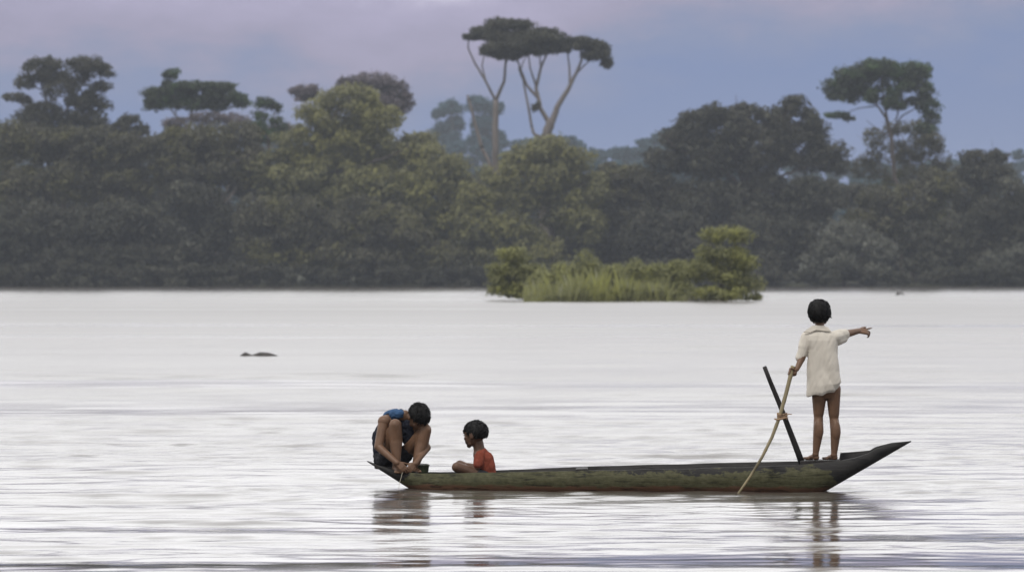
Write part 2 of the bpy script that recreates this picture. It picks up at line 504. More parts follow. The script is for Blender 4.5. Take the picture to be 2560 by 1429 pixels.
# ------------------------------------------------------------------ far bank and hills
def build_bank():
    ys = np.concatenate([np.array([664, 668, 671, 674, 680, 690, 705, 730, 780, 860, 980]), np.arange(1100, 2500, 80.)])
    xs = np.concatenate([np.arange(-1100, -160, 60.), np.arange(-160, 161, 4.), np.arange(220, 1101, 60.)])
    vs = []; fs = []
    for j, y in enumerate(ys):
        for i, x in enumerate(xs):
            n = mnoise.noise(Vector((x * 0.03, y * 0.03, 3)))
            n2 = mnoise.noise(Vector((x * 0.004, y * 0.003, 8)))
            z = -0.6 + 1.1 * min(1, max(0, (y - 668 + 3 * n) / 12))
            z += max(0, (y - 700)) * 0.0025 + 0.3 * n * min(1, max(0, (y - 672) / 30))
            if y > 900:
                z += (16 + 6 * n2) * (1 - math.cos(min(1, (y - 900) / 600) * math.pi)) / 2
            vs.append((x, y, z))
    nx = len(xs)
    for j in range(len(ys) - 1):
        for i in range(nx - 1):
            a = j * nx + i
            fs.append((a, a + 1, a + 1 + nx, a + nx))
    tag(link('riverbank', mesh_from('riverbank', vs, fs), M['bank']), kind='structure')


build_bank()


# ------------------------------------------------------------------ vegetation
def leaves(blobs, size, cover, r, clump=1.4, up=0.25):
    cover = cover * 1.6
    size = size * 0.82
    """blobs: list of (centre Vector, (rx,ry,rz)); returns (n,4,3) quads and tints"""
    C_ = []; N_ = []; T_ = []
    la = size * size * 0.62
    for c, rad in blobs:
        btint = r.uniform(0, .35)
        rx, ry, rz = rad
        rc = min(clump, 0.45 * min(rx, rz) + 0.15)
        k = max(3, int(1.9 * (rx * ry + rx * rz + ry * rz) / (rc * rc)))
        d = r.normal(size=(k, 3)); d /= np.linalg.norm(d, axis=1)[:, None]
        rr = r.uniform(0.25, 1.0, k) ** 0.45
        cc = np.array(c) + d * rr[:, None] * np.array([max(rx - rc * .6, .1), max(ry - rc * .6, .1), max(rz - rc * .6, .1)])
        crad = rc * r.uniform(0.6, 1.15, k)
        ctint = np.where(r.uniform(0, 1, k) < 0.025, 1.6, r.uniform(0, 0.95, k))
        nl = max(60, int(cover * math.pi * (rx * rz + rx * ry + ry * rz) / 3 / la))
        w_ = crad ** 2; w_ /= w_.sum()
        ids = r.choice(k, nl, p=w_)
        d = r.normal(size=(nl, 3)); d[:, 2] += up; d /= np.linalg.norm(d, axis=1)[:, None]
        rr = r.uniform(0.45, 1.12, nl) * np.where(r.uniform(0, 1, nl) < .12, r.uniform(1.0, 1.45, nl), 1.0)
        sq = np.array([1, 1, 0.72])
        C_.append(cc[ids] + d * sq * (crad[ids] * rr)[:, None])
        nn = d + r.normal(size=(nl, 3)) * 0.55; nn[:, 2] += 0.3
        N_.append(nn / np.linalg.norm(nn, axis=1)[:, None])
        T_.append(np.clip(btint + 0.38 * ctint[ids] + 0.28 * r.uniform(0, 1, nl), 0, 1))
    c = np.concatenate(C_); n = np.concatenate(N_); t = np.concatenate(T_)
    m = len(c)
    a = r.normal(size=(m, 3)); u = np.cross(n, a); u /= np.linalg.norm(u, axis=1)[:, None] + 1e-9
    v = np.cross(n, u)
    s = size * r.uniform(0.6, 1.35, m)[:, None]
    asp = r.uniform(0.5, 0.8, m)[:, None]
    q = np.stack([c - u * s * .5, c + v * s * asp * .5 + n * s * .08 - u * s * .08, c + u * s * .55, c - v * s * asp * .5 + n * s * .08 + u * s * .05], 1)
    return q, t


def tube(path, radii, seg=7):
    """path: list of Vectors; returns verts, faces of a tapered tube"""
    vs, fs = [], []
    n = len(path)
    for i, p in enumerate(path):
        d = (path[min(i + 1, n - 1)] - path[max(i - 1, 0)]).normalized()
        a = d.cross(Vector((0.3, 1, 0.2))).normalized() if abs(d.dot(Vector((0.3, 1, 0.2)).normalized())) < 0.95 else d.cross(Vector((1, 0, 0))).normalized()
        b = d.cross(a)
        for k in range(seg):
            t = 2 * math.pi * k / seg
            vs.append(p + (a * math.cos(t) + b * math.sin(t)) * radii[i])
    for i in range(n - 1):
        for k in range(seg):
            k2 = (k + 1) % seg
            fs.append((i * seg + k, i * seg + k2, (i + 1) * seg + k2, (i + 1) * seg + k))
    fs.append(tuple(range(seg - 1, -1, -1)))
    fs.append(tuple((n - 1) * seg + k for k in range(seg)))
    return vs, fs


def bend(p0, p1, r, n=6, amp=0.05):
    """slightly crooked path"""
    out = []
    L = (p1 - p0).length
    o = Vector((r.normal(), r.normal(), 0)) * amp * L
    for i in range(n + 1):
        t = i / n
        out.append(p0.lerp(p1, t) + o * math.sin(t * math.pi) + Vector((r.normal(), r.normal(), 0)) * amp * 0.25 * L * (0 if i in (0, n) else 1))
    return out


class Acc:
    def __init__(self): self.v = []; self.f = []
    def add(self, vf):
        o = len(self.v)
        self.v += vf[0]
        self.f += [tuple(i + o for i in q) for q in vf[1]]
    def mesh(self, name): return mesh_from(name, self.v, self.f)


def tree(name, label, cat, dist, base, blobs, mat, size=0.55, cover=5.0, trunk=None, limbs=None, tr=0.28, bark='bark',
         group='trees on the far bank', seed=1, clump=1.4, deep=1.0, zb=None, grow=1.0, fat=1.0):
    """base (px,py): foot. blobs: (px,py,rx,ry[,dy]) in photo pixels. limbs: list of pixel paths [(px,py),..] with optional start radius"""
    r = np.random.default_rng(seed)
    m = dist / F
    foot = P(base[0], base[1], dist)
    if zb is not None: foot.z = zb
    root = empty(name, foot)
    tag(root, label, cat, group)
    bl = []
    for q in blobs:
        dy = q[4] if len(q) > 4 else r.uniform(-1, 1) * 0.25 * q[2] * m
        c = P(q[0], q[1], dist) + Vector((0, dy, 0))
        bl.append((c, (q[2] * m * grow, q[2] * m * deep * grow, q[3] * m * grow)))
    q, t = leaves(bl, size, cover, r, clump)
    keep = q[:, :, 2].min(axis=1) > 0.02
    link('crown', quads_mesh('crown', q[keep], t[keep]), M[mat], root, smooth=False)
    a = Acc()
    top = None
    if limbs is None:
        hi = max(bl, key=lambda e: e[0].z)
        fork = foot.lerp(Vector((foot.x, foot.y, hi[0].z)), 0.45) if trunk is None else P(trunk[0], trunk[1], dist)
        pth = bend(foot, fork, r, 6, 0.04)
        a.add(tube(pth, [tr * (1.25 - 0.5 * i / 6) for i in range(7)]))
        for c, rad in bl:
            e = c + Vector((r.normal() * .2, r.normal() * .2, rad[2] * 0.2))
            a.add(tube(bend(fork - Vector((0, 0, 0.3)), e, r, 5, 0.09), [tr * 0.55 * (1 - 0.8 * i / 5) for i in range(6)], 5))
            for _ in range(3):
                d = Vector((r.normal() * rad[0], r.normal() * rad[1], abs(r.normal()) * rad[2])) * 0.45
                s = fork.lerp(e, r.uniform(0.5, 0.9))
                a.add(tube(bend(s, c + d, r, 3, 0.08), [tr * 0.22, tr * .16, tr * .1, tr * .05], 4))
        for _ in range(r.integers(1, 4)):
            c, rad = bl[r.integers(0, len(bl))]
            e = c + Vector((r.normal() * rad[0] * .7, -rad[1] * r.uniform(.5, .95), rad[2] * r.uniform(.4, 1.1)))
            a.add(tube(bend(c - Vector((0, 0, rad[2] * .6)), e, r, 5, .1), [tr * .35 * (1 - .75 * i / 5) for i in range(6)], 5))
    else:
        for path, r0, r1 in limbs:
            pts = [P(p[0], p[1], dist) + Vector((0, p[2] if len(p) > 2 else 0, 0)) for p in path]
            fine = []
            for i in range(len(pts) - 1):
                for k in range(4):
                    fine.append(pts[i].lerp(pts[i + 1], k / 4) + Vector((r.normal(), r.normal(), 0)) * r0 * 0.10 * (0 if k == 0 else 1))
            fine.append(pts[-1])
            n = len(fine) - 1
            r0, r1 = r0 * fat, r1 * fat
            a.add(tube(fine, [r0 + (r1 - r0) * i / n for i in range(n + 1)], 7))
    link('trunk', a.mesh('trunk'), M[bark], root)
    return root


T = tree
GT = 'trees on the far bank'
# --- left side
T('open_tree', 'tall dark tree at far left with ragged open crown showing sky between leaf clumps', 'tree', 700, (165, 712),
  [(100, 178, 46, 30), (125, 160, 30, 20), (70, 205, 30, 20), (215, 165, 48, 24), (262, 178, 26, 18), (185, 190, 40, 22), (150, 222, 45, 22), (35, 242, 26, 10), (62, 250, 22, 12),
   (235, 240, 30, 22), (205, 262, 34, 20), (262, 265, 20, 14), (250, 215, 26, 14), (120, 200, 24, 16), (190, 255, 26, 18), (120, 275, 36, 26), (80, 275, 24, 16), (95, 305, 44, 28), (165, 300, 36, 24), (235, 298, 36, 24), (60, 290, 26, 18), (180, 335, 60, 26), (120, 330, 70, 24), (230, 325, 46, 26), (270, 330, 30, 22), (200, 290, 40, 20)],
  'leaf_dark', 0.5, 4.2, limbs=[([(170, 712), (160, 500), (155, 360), (150, 300)], 0.45, 0.3), ([(152, 320), (115, 250), (95, 185)], 0.22, 0.08), ([(150, 300), (190, 240), (225, 165)], 0.22, 0.08),
                                ([(155, 340), (100, 290), (35, 243)], 0.18, 0.04), ([(155, 330), (210, 290), (250, 250)], 0.2, 0.05), ([(105, 225), (80, 215), (65, 205)], .1, .04), ([(200, 215), (230, 190), (265, 178)], .1, .04)], seed=11, clump=0.95, deep=.9, grow=1.3)
T('flat_topped_tree', 'dark flat topped tree left of the olive tree, with a small tuft above its crown', 'tree', 700, (490, 712),
  [(395, 238, 38, 26), (440, 232, 50, 24), (500, 236, 52, 28), (560, 238, 44, 26), (600, 254, 30, 20), (428, 186, 24, 14), (385, 262, 30, 20), (490, 262, 46, 16), (440, 258, 34, 16), (545, 262, 36, 16), (470, 215, 50, 12), (540, 215, 50, 12), (420, 208, 18, 10)],
  'leaf_green', 0.5, 5.5, limbs=[([(500, 712), (490, 500), (480, 360), (470, 310)], 0.4, 0.25), ([(472, 320), (440, 290), (410, 250)], .18, .07), ([(476, 340), (520, 290), (565, 245)], .18, .07),
                                 ([(474, 330), (480, 280), (490, 245)], .16, .06), ([(440, 285), (432, 230), (428, 186)], .1, .03), ([(530, 285), (580, 270), (605, 255)], .1, .03)], bark='bark_pale', seed=12, clump=0.9, grow=1.15)
T('round_topped_tree', 'small dark tree between the flat topped tree and the olive tree', 'tree', 696, (668, 712),
  [(660, 258, 32, 20), (690, 270, 22, 18), (650, 290, 26, 16), (690, 300, 22, 16), (640, 320, 34, 22), (700, 325, 30, 24), (670, 340, 50, 24)], 'leaf_green', 0.5, 5.0, trunk=(668, 330), tr=0.2, seed=13, clump=0.8)
T('thin_leaved_tree', 'pale thin leaved tree behind the trunk of the flat topped tree', 'tree', 725, (540, 708),
  [(440, 308, 46, 22), (520, 296, 60, 24), (590, 303, 50, 26), (650, 330, 40, 26), (480, 340, 60, 30), (700, 330, 40, 30)], 'leaf_mauve', 0.5, 3.2, tr=.2, bark='bark_pale', seed=52, clump=.8)
T('bare_limbed_tree', 'low dark tree beside the gap of sky right of the open crowned tree', 'tree', 698, (325, 712),
  [(325, 300, 32, 20), (300, 318, 32, 20), (350, 325, 30, 20), (290, 345, 60, 30)], 'leaf_dark', 0.5, 5.0, trunk=(325, 400), tr=0.2, seed=14, clump=0.8)
T('broad_tree', 'broad grey green tree at the left edge of the photo below the open crowned tree', 'tree', 692, (55, 712),
  [(20, 345, 90, 55), (90, 365, 80, 60), (170, 350, 70, 45), (-40, 400, 80, 70), (40, 470, 110, 70), (130, 470, 70, 60)], 'leaf_grey', 0.55, 5.5, seed=15)
T('broad_tree', 'broad grey green tree whose crown lies below the gap between open and flat topped trees', 'tree', 691, (260, 712),
  [(235, 370, 90, 60), (320, 372, 70, 46), (385, 365, 50, 36), (200, 450, 90, 70), (300, 470, 100, 75)], 'leaf_grey', 0.55, 5.5, seed=16)
T('broad_tree', 'grey green tree directly below the flat topped crown', 'tree', 692, (490, 712),
  [(430, 350, 70, 40), (530, 345, 80, 45), (600, 340, 60, 40), (460, 420, 100, 70), (570, 420, 100, 70), (640, 400, 60, 60)], 'leaf_grey', 0.55, 5.5, seed=17)
T('waterside_tree', 'dark rounded tree leaning over the water at the lower left corner of the forest', 'tree', 680, (110, 714),
  [(60, 560, 110, 70), (150, 570, 100, 70), (30, 640, 120, 65), (150, 650, 110, 60), (-50, 600, 100, 90)], 'leaf_dark', 0.55, 6, seed=18)
T('waterside_tree', 'dark rounded waterside tree right of the one in the lower left corner', 'tree', 680, (330, 714),
  [(290, 560, 100, 70), (370, 560, 90, 70), (300, 640, 110, 65), (410, 640, 90, 65)], 'leaf_dark', 0.55, 6, seed=19)
T('narrow_dark_tree', 'darkest narrow tree at the left edge of the big olive tree', 'tree', 684, (520, 714),
  [(480, 500, 80, 70), (530, 560, 60, 80), (500, 640, 70, 60)], 'leaf_dark', 0.55, 6, seed=20)  # dark by its own foliage colour
# --- the olive hump in the centre left
T('mauve_tree', 'pale mauve domed tree rising behind the big olive tree', 'tree', 760, (930, 705),
  [(935, 205, 70, 32), (870, 215, 40, 26), (985, 225, 42, 30), (1015, 240, 26, 14), (1000, 265, 40, 26), (755, 235, 42, 26), (775, 225, 30, 20), (930, 260, 90, 40)], 'leaf_mauve', 0.5, 5, trunk=(910, 330), tr=0.3, seed=21, clump=1.0)
T('olive_tree', 'largest olive green tree, a broad hump left of the umbrella trees', 'tree', 688, (850, 712),
  [(880, 248, 90, 45), (800, 290, 70, 50), (940, 295, 80, 50), (760, 360, 90, 65), (860, 350, 100, 65), (960, 370, 100, 65), (1040, 360, 60, 55), (700, 440, 90, 80), (830, 450, 120, 80), (960, 460, 120, 80)],
  'leaf_olive', 0.55, 5.5, trunk=(860, 420), tr=0.4, seed=22)
T('broad_tree', 'smaller olive tree on the right shoulder of the largest olive tree', 'tree', 686, (1090, 712),
  [(1080, 400, 70, 60), (1130, 430, 60, 50), (1060, 480, 90, 70), (1150, 490, 60, 60), (1100, 560, 90, 70)], 'leaf_olive', 0.55, 5.5, seed=23)
T('waterside_tree', 'dark rounded waterside tree under the left half of the big olive tree', 'tree', 680, (690, 714),
  [(650, 540, 80, 70), (740, 560, 100, 80), (660, 630, 90, 70), (780, 640, 90, 65)], 'leaf_grey', 0.55, 6, seed=24)
T('waterside_tree', 'dark rounded waterside tree under the right half of the big olive tree', 'tree', 679, (930, 714),
  [(900, 560, 110, 80), (1000, 580, 90, 80), (880, 640, 110, 65), (1000, 650, 100, 60), (1100, 650, 90, 60)], 'leaf_grey', 0.55, 6, seed=25)
# --- umbrella trees
T('umbrella_tree', 'tall thin umbrella tree with forked pale trunk, left of the pair above the forest', 'tree', 702, (1235, 706),
  [(1180, 92, 26, 9), (1215, 78, 36, 15), (1255, 62, 40, 16), (1300, 62, 36, 14), (1250, 92, 50, 16), (1310, 88, 36, 14)],
  'leaf_dark', 0.40, 6, limbs=[([(1238, 706), (1240, 450), (1238, 340), (1240, 250)], .42, .27), ([(1240, 255), (1215, 205), (1188, 160), (1170, 120), (1172, 95)], .15, .06), ([(1240, 250), (1260, 205), (1264, 160), (1262, 95)], .2, .08),
                              ([(1215, 205), (1205, 165), (1212, 130), (1222, 85)], .09, .04), ([(1264, 160), (1285, 120), (1300, 75)], .08, .03), ([(1205, 372), (1190, 320), (1175, 260), (1168, 238)], .2, .1), ([(1238, 440), (1220, 400), (1205, 372)], .22, .2)], bark='bark_pale', seed=31, clump=0.75, deep=1.2, grow=1.22, fat=1.35)
T('umbrella_tree', 'tall spreading umbrella tree with crooked pale limbs, right of the pair above the forest', 'tree', 700, (1372, 706),
  [(1240, 122, 40, 14), (1225, 132, 26, 10), (1290, 112, 50, 17), (1345, 98, 50, 22), (1395, 100, 34, 20), (1330, 126, 50, 13), (1270, 138, 36, 13), (1425, 116, 34, 16), (1465, 110, 38, 18), (1495, 130, 28, 20), (1515, 158, 14, 16), (1480, 140, 30, 12), (1360, 80, 34, 12), (1380, 122, 40, 12), (1440, 104, 30, 12), (1500, 118, 26, 14), (1522, 150, 12, 14)],
  'leaf_dark', 0.40, 6, limbs=[([(1360, 706), (1362, 450), (1368, 330), (1380, 300)], .55, .45), ([(1380, 305), (1392, 270), (1420, 225), (1440, 185), (1462, 130)], .34, .1), ([(1425, 218), (1424, 180), (1418, 120)], .15, .06), ([(1440, 185), (1465, 160), (1495, 135)], .1, .04),
                              ([(1375, 310), (1350, 270), (1340, 220), (1352, 170), (1378, 110)], .26, .08), ([(1345, 245), (1318, 215), (1300, 170), (1285, 125)], .17, .06), ([(1340, 215), (1325, 170), (1320, 120)], .12, .05), ([(1352, 180), (1350, 140), (1340, 105)], .1, .04),
                              ([(1330, 320), (1322, 275), (1308, 200), (1296, 170)], .14, .08), ([(1355, 345), (1335, 335), (1330, 320)], .16, .14), ([(1300, 180), (1310, 150), (1330, 125)], .07, .03)], bark='bark_pale', seed=32, clump=0.75, deep=1.2, grow=1.22, fat=1.4)
T('epiphyte_clump', 'dark tuft of leaves in the fork of the right umbrella tree', 'plant', 699, (1335, 285), [(1335, 270, 14, 13), (1345, 258, 8, 7)], 'leaf_dark', 0.4, 5,
  limbs=[([(1342, 278), (1338, 262)], .08, .04)], group='tufts growing on the umbrella trees', seed=33, clump=0.5)
# --- centre olive tree
T('olive_tree', 'yellow olive tree with rounded crown directly below the umbrella trees', 'tree', 684, (1375, 712),
  [(1370, 372, 75, 38), (1310, 400, 70, 42), (1430, 405, 70, 45), (1250, 440, 60, 45), (1360, 450, 100, 60), (1470, 470, 60, 60), (1290, 500, 90, 60), (1420, 530, 80, 70), (1480, 560, 50, 60)], 'leaf_olive', 0.55, 5.5, trunk=(1370, 480), tr=0.35, seed=34)
T('broad_tree', 'low olive tree at the waterline behind the left end of the bar', 'tree', 681, (1230, 714),
  [(1190, 560, 80, 70), (1280, 590, 90, 70), (1220, 650, 100, 60), (1340, 640, 90, 70), (1180, 500, 50, 50)], 'leaf_olive', 0.55, 6, seed=35)
T('broad_tree', 'grey green tree in the hollow between the yellow olive tree and the big dark tree', 'tree', 690, (1540, 712),
  [(1530, 440, 60, 40), (1590, 450, 70, 50), (1500, 500, 60, 60), (1560, 530, 90, 80), (1480, 630, 90, 70), (1590, 630, 80, 70)], 'leaf_grey', 0.55, 5.5, seed=36)
# --- big dark tree on the right
T('big_dark_tree', 'largest dark tree with a wide humped crown right of centre', 'tree', 688, (1860, 712),
  [(1690, 345, 50, 38), (1740, 305, 50, 36), (1800, 290, 60, 36), (1865, 285, 60, 36), (1930, 295, 50, 34), (1985, 268, 45, 32), (2025, 300, 36, 36), (1660, 400, 60, 50), (1760, 390, 100, 70), (1880, 380, 110, 75), (2000, 370, 80, 75), (2080, 400, 55, 60), (1720, 340, 60, 50), (1830, 325, 90, 60), (1960, 320, 70, 55), (2040, 340, 46, 40),
   (1640, 480, 80, 60), (1760, 500, 110, 75), (1900, 500, 120, 80), (2030, 500, 90, 70)], 'leaf_dark', 0.55, 6, trunk=(1860, 470), tr=0.5, seed=41)
T('waterside_tree', 'dark rounded waterside tree under the left half of the big dark tree', 'tree', 680, (1660, 714),
  [(1620, 580, 80, 70), (1710, 590, 90, 75), (1640, 650, 90, 60), (1760, 650, 90, 60)], 'leaf_dark', 0.55, 6, seed=42)
T('waterside_tree', 'dark rounded waterside tree under the right half of the big dark tree', 'tree', 680, (1920, 714),
  [(1880, 590, 100, 75), (1980, 600, 70, 70), (1900, 660, 100, 55)], 'leaf_dark', 0.55, 6, seed=43)
# --- right
T('emergent_tree', 'tall green crowned tree with a slender dark trunk on the right', 'tree', 702, (2270, 708),
  [(2090, 225, 40, 34), (2130, 195, 50, 32), (2195, 170, 52, 26), (2250, 180, 50, 28), (2295, 195, 34, 24), (2160, 225, 40, 24), (2205, 240, 50, 26), (2320, 265, 32, 24), (2330, 295, 26, 18), (2090, 288, 34, 9), (2120, 296, 18, 7), (2240, 262, 36, 16), (2285, 250, 20, 14), (2150, 195, 50, 30), (2250, 210, 50, 26), (2310, 225, 34, 26), (2290, 175, 40, 22), (2120, 235, 40, 26), (2315, 320, 30, 18)],
  'leaf_green', 0.5, 5, limbs=[([(2290, 708), (2262, 520), (2235, 440), (2228, 340), (2215, 290)], .36, .24), ([(2220, 300), (2190, 260), (2160, 240), (2120, 205)], .18, .05), ([(2217, 295), (2210, 250), (2200, 180)], .18, .06),
                              ([(2226, 330), (2255, 290), (2290, 270), (2325, 265)], .14, .04), ([(2195, 265), (2150, 270), (2095, 288)], .1, .03), ([(2240, 300), (2255, 240), (2255, 190)], .12, .04), ([(2228, 345), (2190, 320), (2165, 300)], .09, .03)], seed=44, clump=0.85, grow=1.15)
T('thin_leaved_tree', 'pale thin leaved tree standing behind the slender trunk of the tall green crowned tree', 'tree', 712, (2280, 708),
  [(2190, 350, 40, 36), (2180, 395, 36, 30), (2290, 320, 40, 26), (2310, 370, 56, 40), (2270, 390, 46, 40), (2350, 400, 36, 42), (2240, 320, 40, 26), (2330, 345, 40, 30), (2160, 420, 40, 40), (2240, 380, 40, 40), (2200, 450, 46, 40), (2300, 440, 70, 40)], 'leaf_grey', 0.45, 2.6, trunk=(2270, 480), tr=0.25, bark='bark_pale', seed=45, clump=0.8)
T('broad_tree', 'grey green tree below the tall green crowned tree on the right', 'tree', 690, (2260, 712),
  [(2200, 500, 70, 50), (2280, 500, 80, 55), (2350, 470, 70, 60), (2180, 560, 90, 60), (2300, 570, 90, 70)], 'leaf_grey', 0.55, 5.5, seed=46)
T('dark_tree', 'dark rounded tree near the right edge with its top level with the far woods', 'tree', 694, (2450, 712),
  [(2440, 400, 46, 30), (2490, 395, 40, 28), (2420, 440, 55, 40), (2490, 440, 50, 45), (2440, 500, 70, 50)], 'leaf_dark', 0.55, 6, seed=47)
T('dark_tree', 'darkest tree at the right edge of the photo', 'tree', 682, (2520, 714),
  [(2530, 480, 50, 45), (2570, 520, 60, 60), (2480, 540, 70, 60), (2540, 600, 90, 70), (2460, 620, 70, 60), (2620, 580, 70, 90)], 'leaf_dark', 0.55, 6, seed=48)
T('pale_bush', 'pale grey green rounded bush at the waterline below the tall green crowned tree', 'bush', 676, (2110, 715),
  [(2120, 590, 70, 50), (2060, 640, 60, 45), (2130, 650, 90, 50), (2190, 620, 60, 50), (2080, 685, 70, 26), (2180, 680, 70, 30)], 'leaf_pale', 0.5, 6, seed=49, tr=.15, group='bushes at the far waterline')
T('waterside_tree', 'dark rounded waterside tree right of the pale grey green bush', 'tree', 680, (2340, 714),
  [(2300, 600, 70, 60), (2360, 590, 60, 60), (2320, 650, 90, 60), (2400, 660, 60, 50)], 'leaf_dark', 0.55, 6, seed=50)
T('pale_bush', 'pale grey green bush at the water in the lower right corner of the forest', 'bush', 677, (2520, 715),
  [(2490, 670, 60, 40), (2550, 650, 60, 50), (2600, 670, 60, 45)], 'leaf_pale', 0.5, 6, seed=51, tr=.12, group='bushes at the far waterline')
# --- hazy trees on the hill
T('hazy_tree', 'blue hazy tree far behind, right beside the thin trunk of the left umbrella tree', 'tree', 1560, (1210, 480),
  [(1195, 262, 34, 28), (1235, 270, 28, 26), (1210, 310, 42, 34), (1200, 350, 40, 30), (1245, 345, 24, 34), (1180, 248, 14, 10)], 'leaf_far_hazed', 0.9, 8, tr=.4, seed=61, clump=1.8, group='hazy trees on the hill')
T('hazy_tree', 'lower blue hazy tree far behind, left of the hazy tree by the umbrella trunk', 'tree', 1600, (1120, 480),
  [(1125, 272, 36, 24), (1095, 285, 24, 16), (1140, 310, 30, 26), (1125, 345, 36, 26), (1100, 330, 30, 30)], 'leaf_far_hazed', 0.9, 8, tr=.4, seed=62, clump=1.8, group='hazy trees on the hill')


def wood(name, label, dist, prof, thick, mat, size, cover, seed, blob, foot=700, cat='woodland'):
    """mass of distant trees that reads as one; prof: list of (px, top py)"""
    r = np.random.default_rng(seed)
    m = dist / F
    bl = []
    px = prof[0][0]
    while px < prof[-1][0]:
        for i in range(len(prof) - 1):
            if prof[i][0] <= px <= prof[i + 1][0]:
                t = (px - prof[i][0]) / (prof[i + 1][0] - prof[i][0])
                top = prof[i][1] + t * (prof[i + 1][1] - prof[i][1])
        py = top + blob * 0.7 + abs(r.normal()) * blob * 0.35
        while py < foot:
            rad = blob * r.uniform(0.7, 1.2)
            c = P(px + r.normal() * blob * .3, py, dist) + Vector((0, r.uniform(-.5, .5) * thick, 0))
            bl.append((c, (rad * m, rad * m, rad * m * 0.75)))
            py += blob * 1.1
        px += blob * r.uniform(0.7, 1.2)
    q, t = leaves(bl, size, cover, r, blob * m * .45)
    q = q[q[:, :, 2].min(axis=1) > 0.02]
    o = link(name, quads_mesh(name, q, t[:len(q)]), M[mat], smooth=False)
    tag(o, label, cat, kind='stuff')


wood('far_woodland', 'blue hazy woods on the far hill seen through the gaps', 1540, [(-2600, 340), (-200, 350), (200, 345), (700, 340), (1080, 345), (1150, 350), (1270, 335), (1400, 330), (1460, 352), (1520, 372), (1600, 352), (1660, 325), (1720, 330), (2100, 400), (2380, 400), (2500, 372), (2800, 365), (5000, 340)], 40, 'leaf_far_hazed', 1.1, 8, 71, 26, 470)
wood('mid_woodland', 'green hazy woods on the slope below the far hill', 1150, [(-200, 420), (1000, 420), (1280, 400), (1480, 388), (1700, 400), (2000, 440), (2800, 450)], 40, 'leaf_far_hazed', 1.0, 4, 72, 34, 560)
wood('inner_forest', 'dark inner forest closing the gaps behind the bank trees', 735, [(-2600, 300), (-1900, 250), (-1300, 330), (-800, 270), (-300, 330), (280, 350), (640, 360), (700, 330), (1080, 400), (1190, 430), (1500, 440), (1650, 440), (2130, 440), (2160, 470), (2420, 480), (2900, 470), (3000, 330), (3500, 280), (4200, 340), (5000, 290)], 14, 'leaf_dark', 0.7, 4.5, 73, 60, 720, 'forest')
wood('waterside_undergrowth', 'dark low undergrowth hanging into the water along the far bank', 674, [(-2600, 600), (-300, 640), (300, 650), (800, 655), (1300, 650), (1700, 655), (2100, 665), (2900, 650), (5000, 600)], 5, 'leaf_dark', 0.45, 5, 74, 28, 716, 'undergrowth')

# --- the bushy bar in the river, nearer than the bank
def bar():
    bm = bmesh.new()
    n = 40
    ring0 = []; ring1 = []
    c0 = P(1610, 745, 318); c0.z = 0
    for i in range(n):
        a = 2 * math.pi * i / n
        w_ = 1 + 0.15 * mnoise.noise(Vector((math.cos(a) * 2, math.sin(a) * 2, 1)))
        x, y = 6.6 * math.cos(a) * w_, 15 * math.sin(a) * w_
        ring0.append(bm.verts.new((c0.x + x, c0.y + y, -0.5)))
        ring1.append(bm.verts.new((c0.x + x * .85, c0.y + y * .85, 0.04 + 0.03 * math.sin(i * 1.7))))
    top = bm.verts.new((c0.x, c0.y, 0.18))
    for i in range(n):
        j = (i + 1) % n
        bm.faces.new((ring0[i], ring0[j], ring1[j], ring1[i]))
        bm.faces.new((ring1[i], ring1[j], top))
    me = bpy.data.meshes.new('mud_bar'); bm.to_mesh(me); bm.free()
    tag(link('mud_bar', me, M['mud']), kind='structure')


bar()
GB = 'bushes on the bar in the river'
T('river_bush', 'yellow green bush at the left end of the bar in the river', 'bush', 322, (1290, 742),
  [(1285, 640, 40, 26), (1262, 672, 40, 26), (1318, 680, 40, 26), (1245, 700, 30, 20), (1300, 712, 40, 20), (1345, 715, 30, 20), (1250, 728, 34, 18), (1300, 732, 40, 16), (1350, 734, 36, 14)], 'leaf_bush', 0.19, 4.5, tr=.07, seed=181, clump=.6, group=GB, grow=1.2)
T('river_bush', 'low yellow green bush in the middle of the bar among the reeds', 'bush', 313, (1480, 748),
  [(1360, 705, 36, 28), (1410, 690, 40, 34), (1465, 668, 34, 40), (1530, 690, 40, 34), (1588, 678, 30, 36), (1620, 710, 30, 26), (1440, 726, 80, 18), (1560, 726, 80, 18)], 'leaf_bush', 0.19, 4.5, tr=.07, seed=82, clump=.6, group=GB, grow=1.15)
T('river_bush', 'tallest yellow green bush with leafy top sprays at the right end of the bar', 'bush', 306, (1810, 754),
  [(1790, 590, 34, 22), (1850, 592, 34, 24), (1770, 635, 32, 26), (1830, 640, 46, 30), (1870, 655, 30, 24), (1750, 680, 46, 30), (1820, 690, 56, 34), (1870, 710, 34, 30), (1800, 735, 80, 22), (1880, 745, 24, 12)], 'leaf_bush', 0.19, 4.2, tr=.08, seed=83, clump=.6, group=GB, grow=1.2)
T('river_bush', 'low olive bush left of the tallest bush on the bar', 'bush', 312, (1680, 752),
  [(1650, 690, 44, 34), (1700, 680, 40, 32), (1620, 715, 40, 26), (1690, 725, 60, 24)], 'leaf_bush', 0.19, 4.5, tr=.07, seed=84, clump=.6, group=GB, grow=1.15)


T('river_bush', 'low dark olive bush hanging over the front edge of the bar before the reeds', 'bush', 304, (1560, 752),
  [(1500, 738, 50, 14), (1560, 730, 44, 20), (1620, 728, 44, 24), (1400, 742, 46, 10), (1670, 738, 40, 18), (1455, 736, 30, 16)], 'leaf_bush', 0.19, 4.5, tr=.05, seed=85, clump=.5, group=GB)


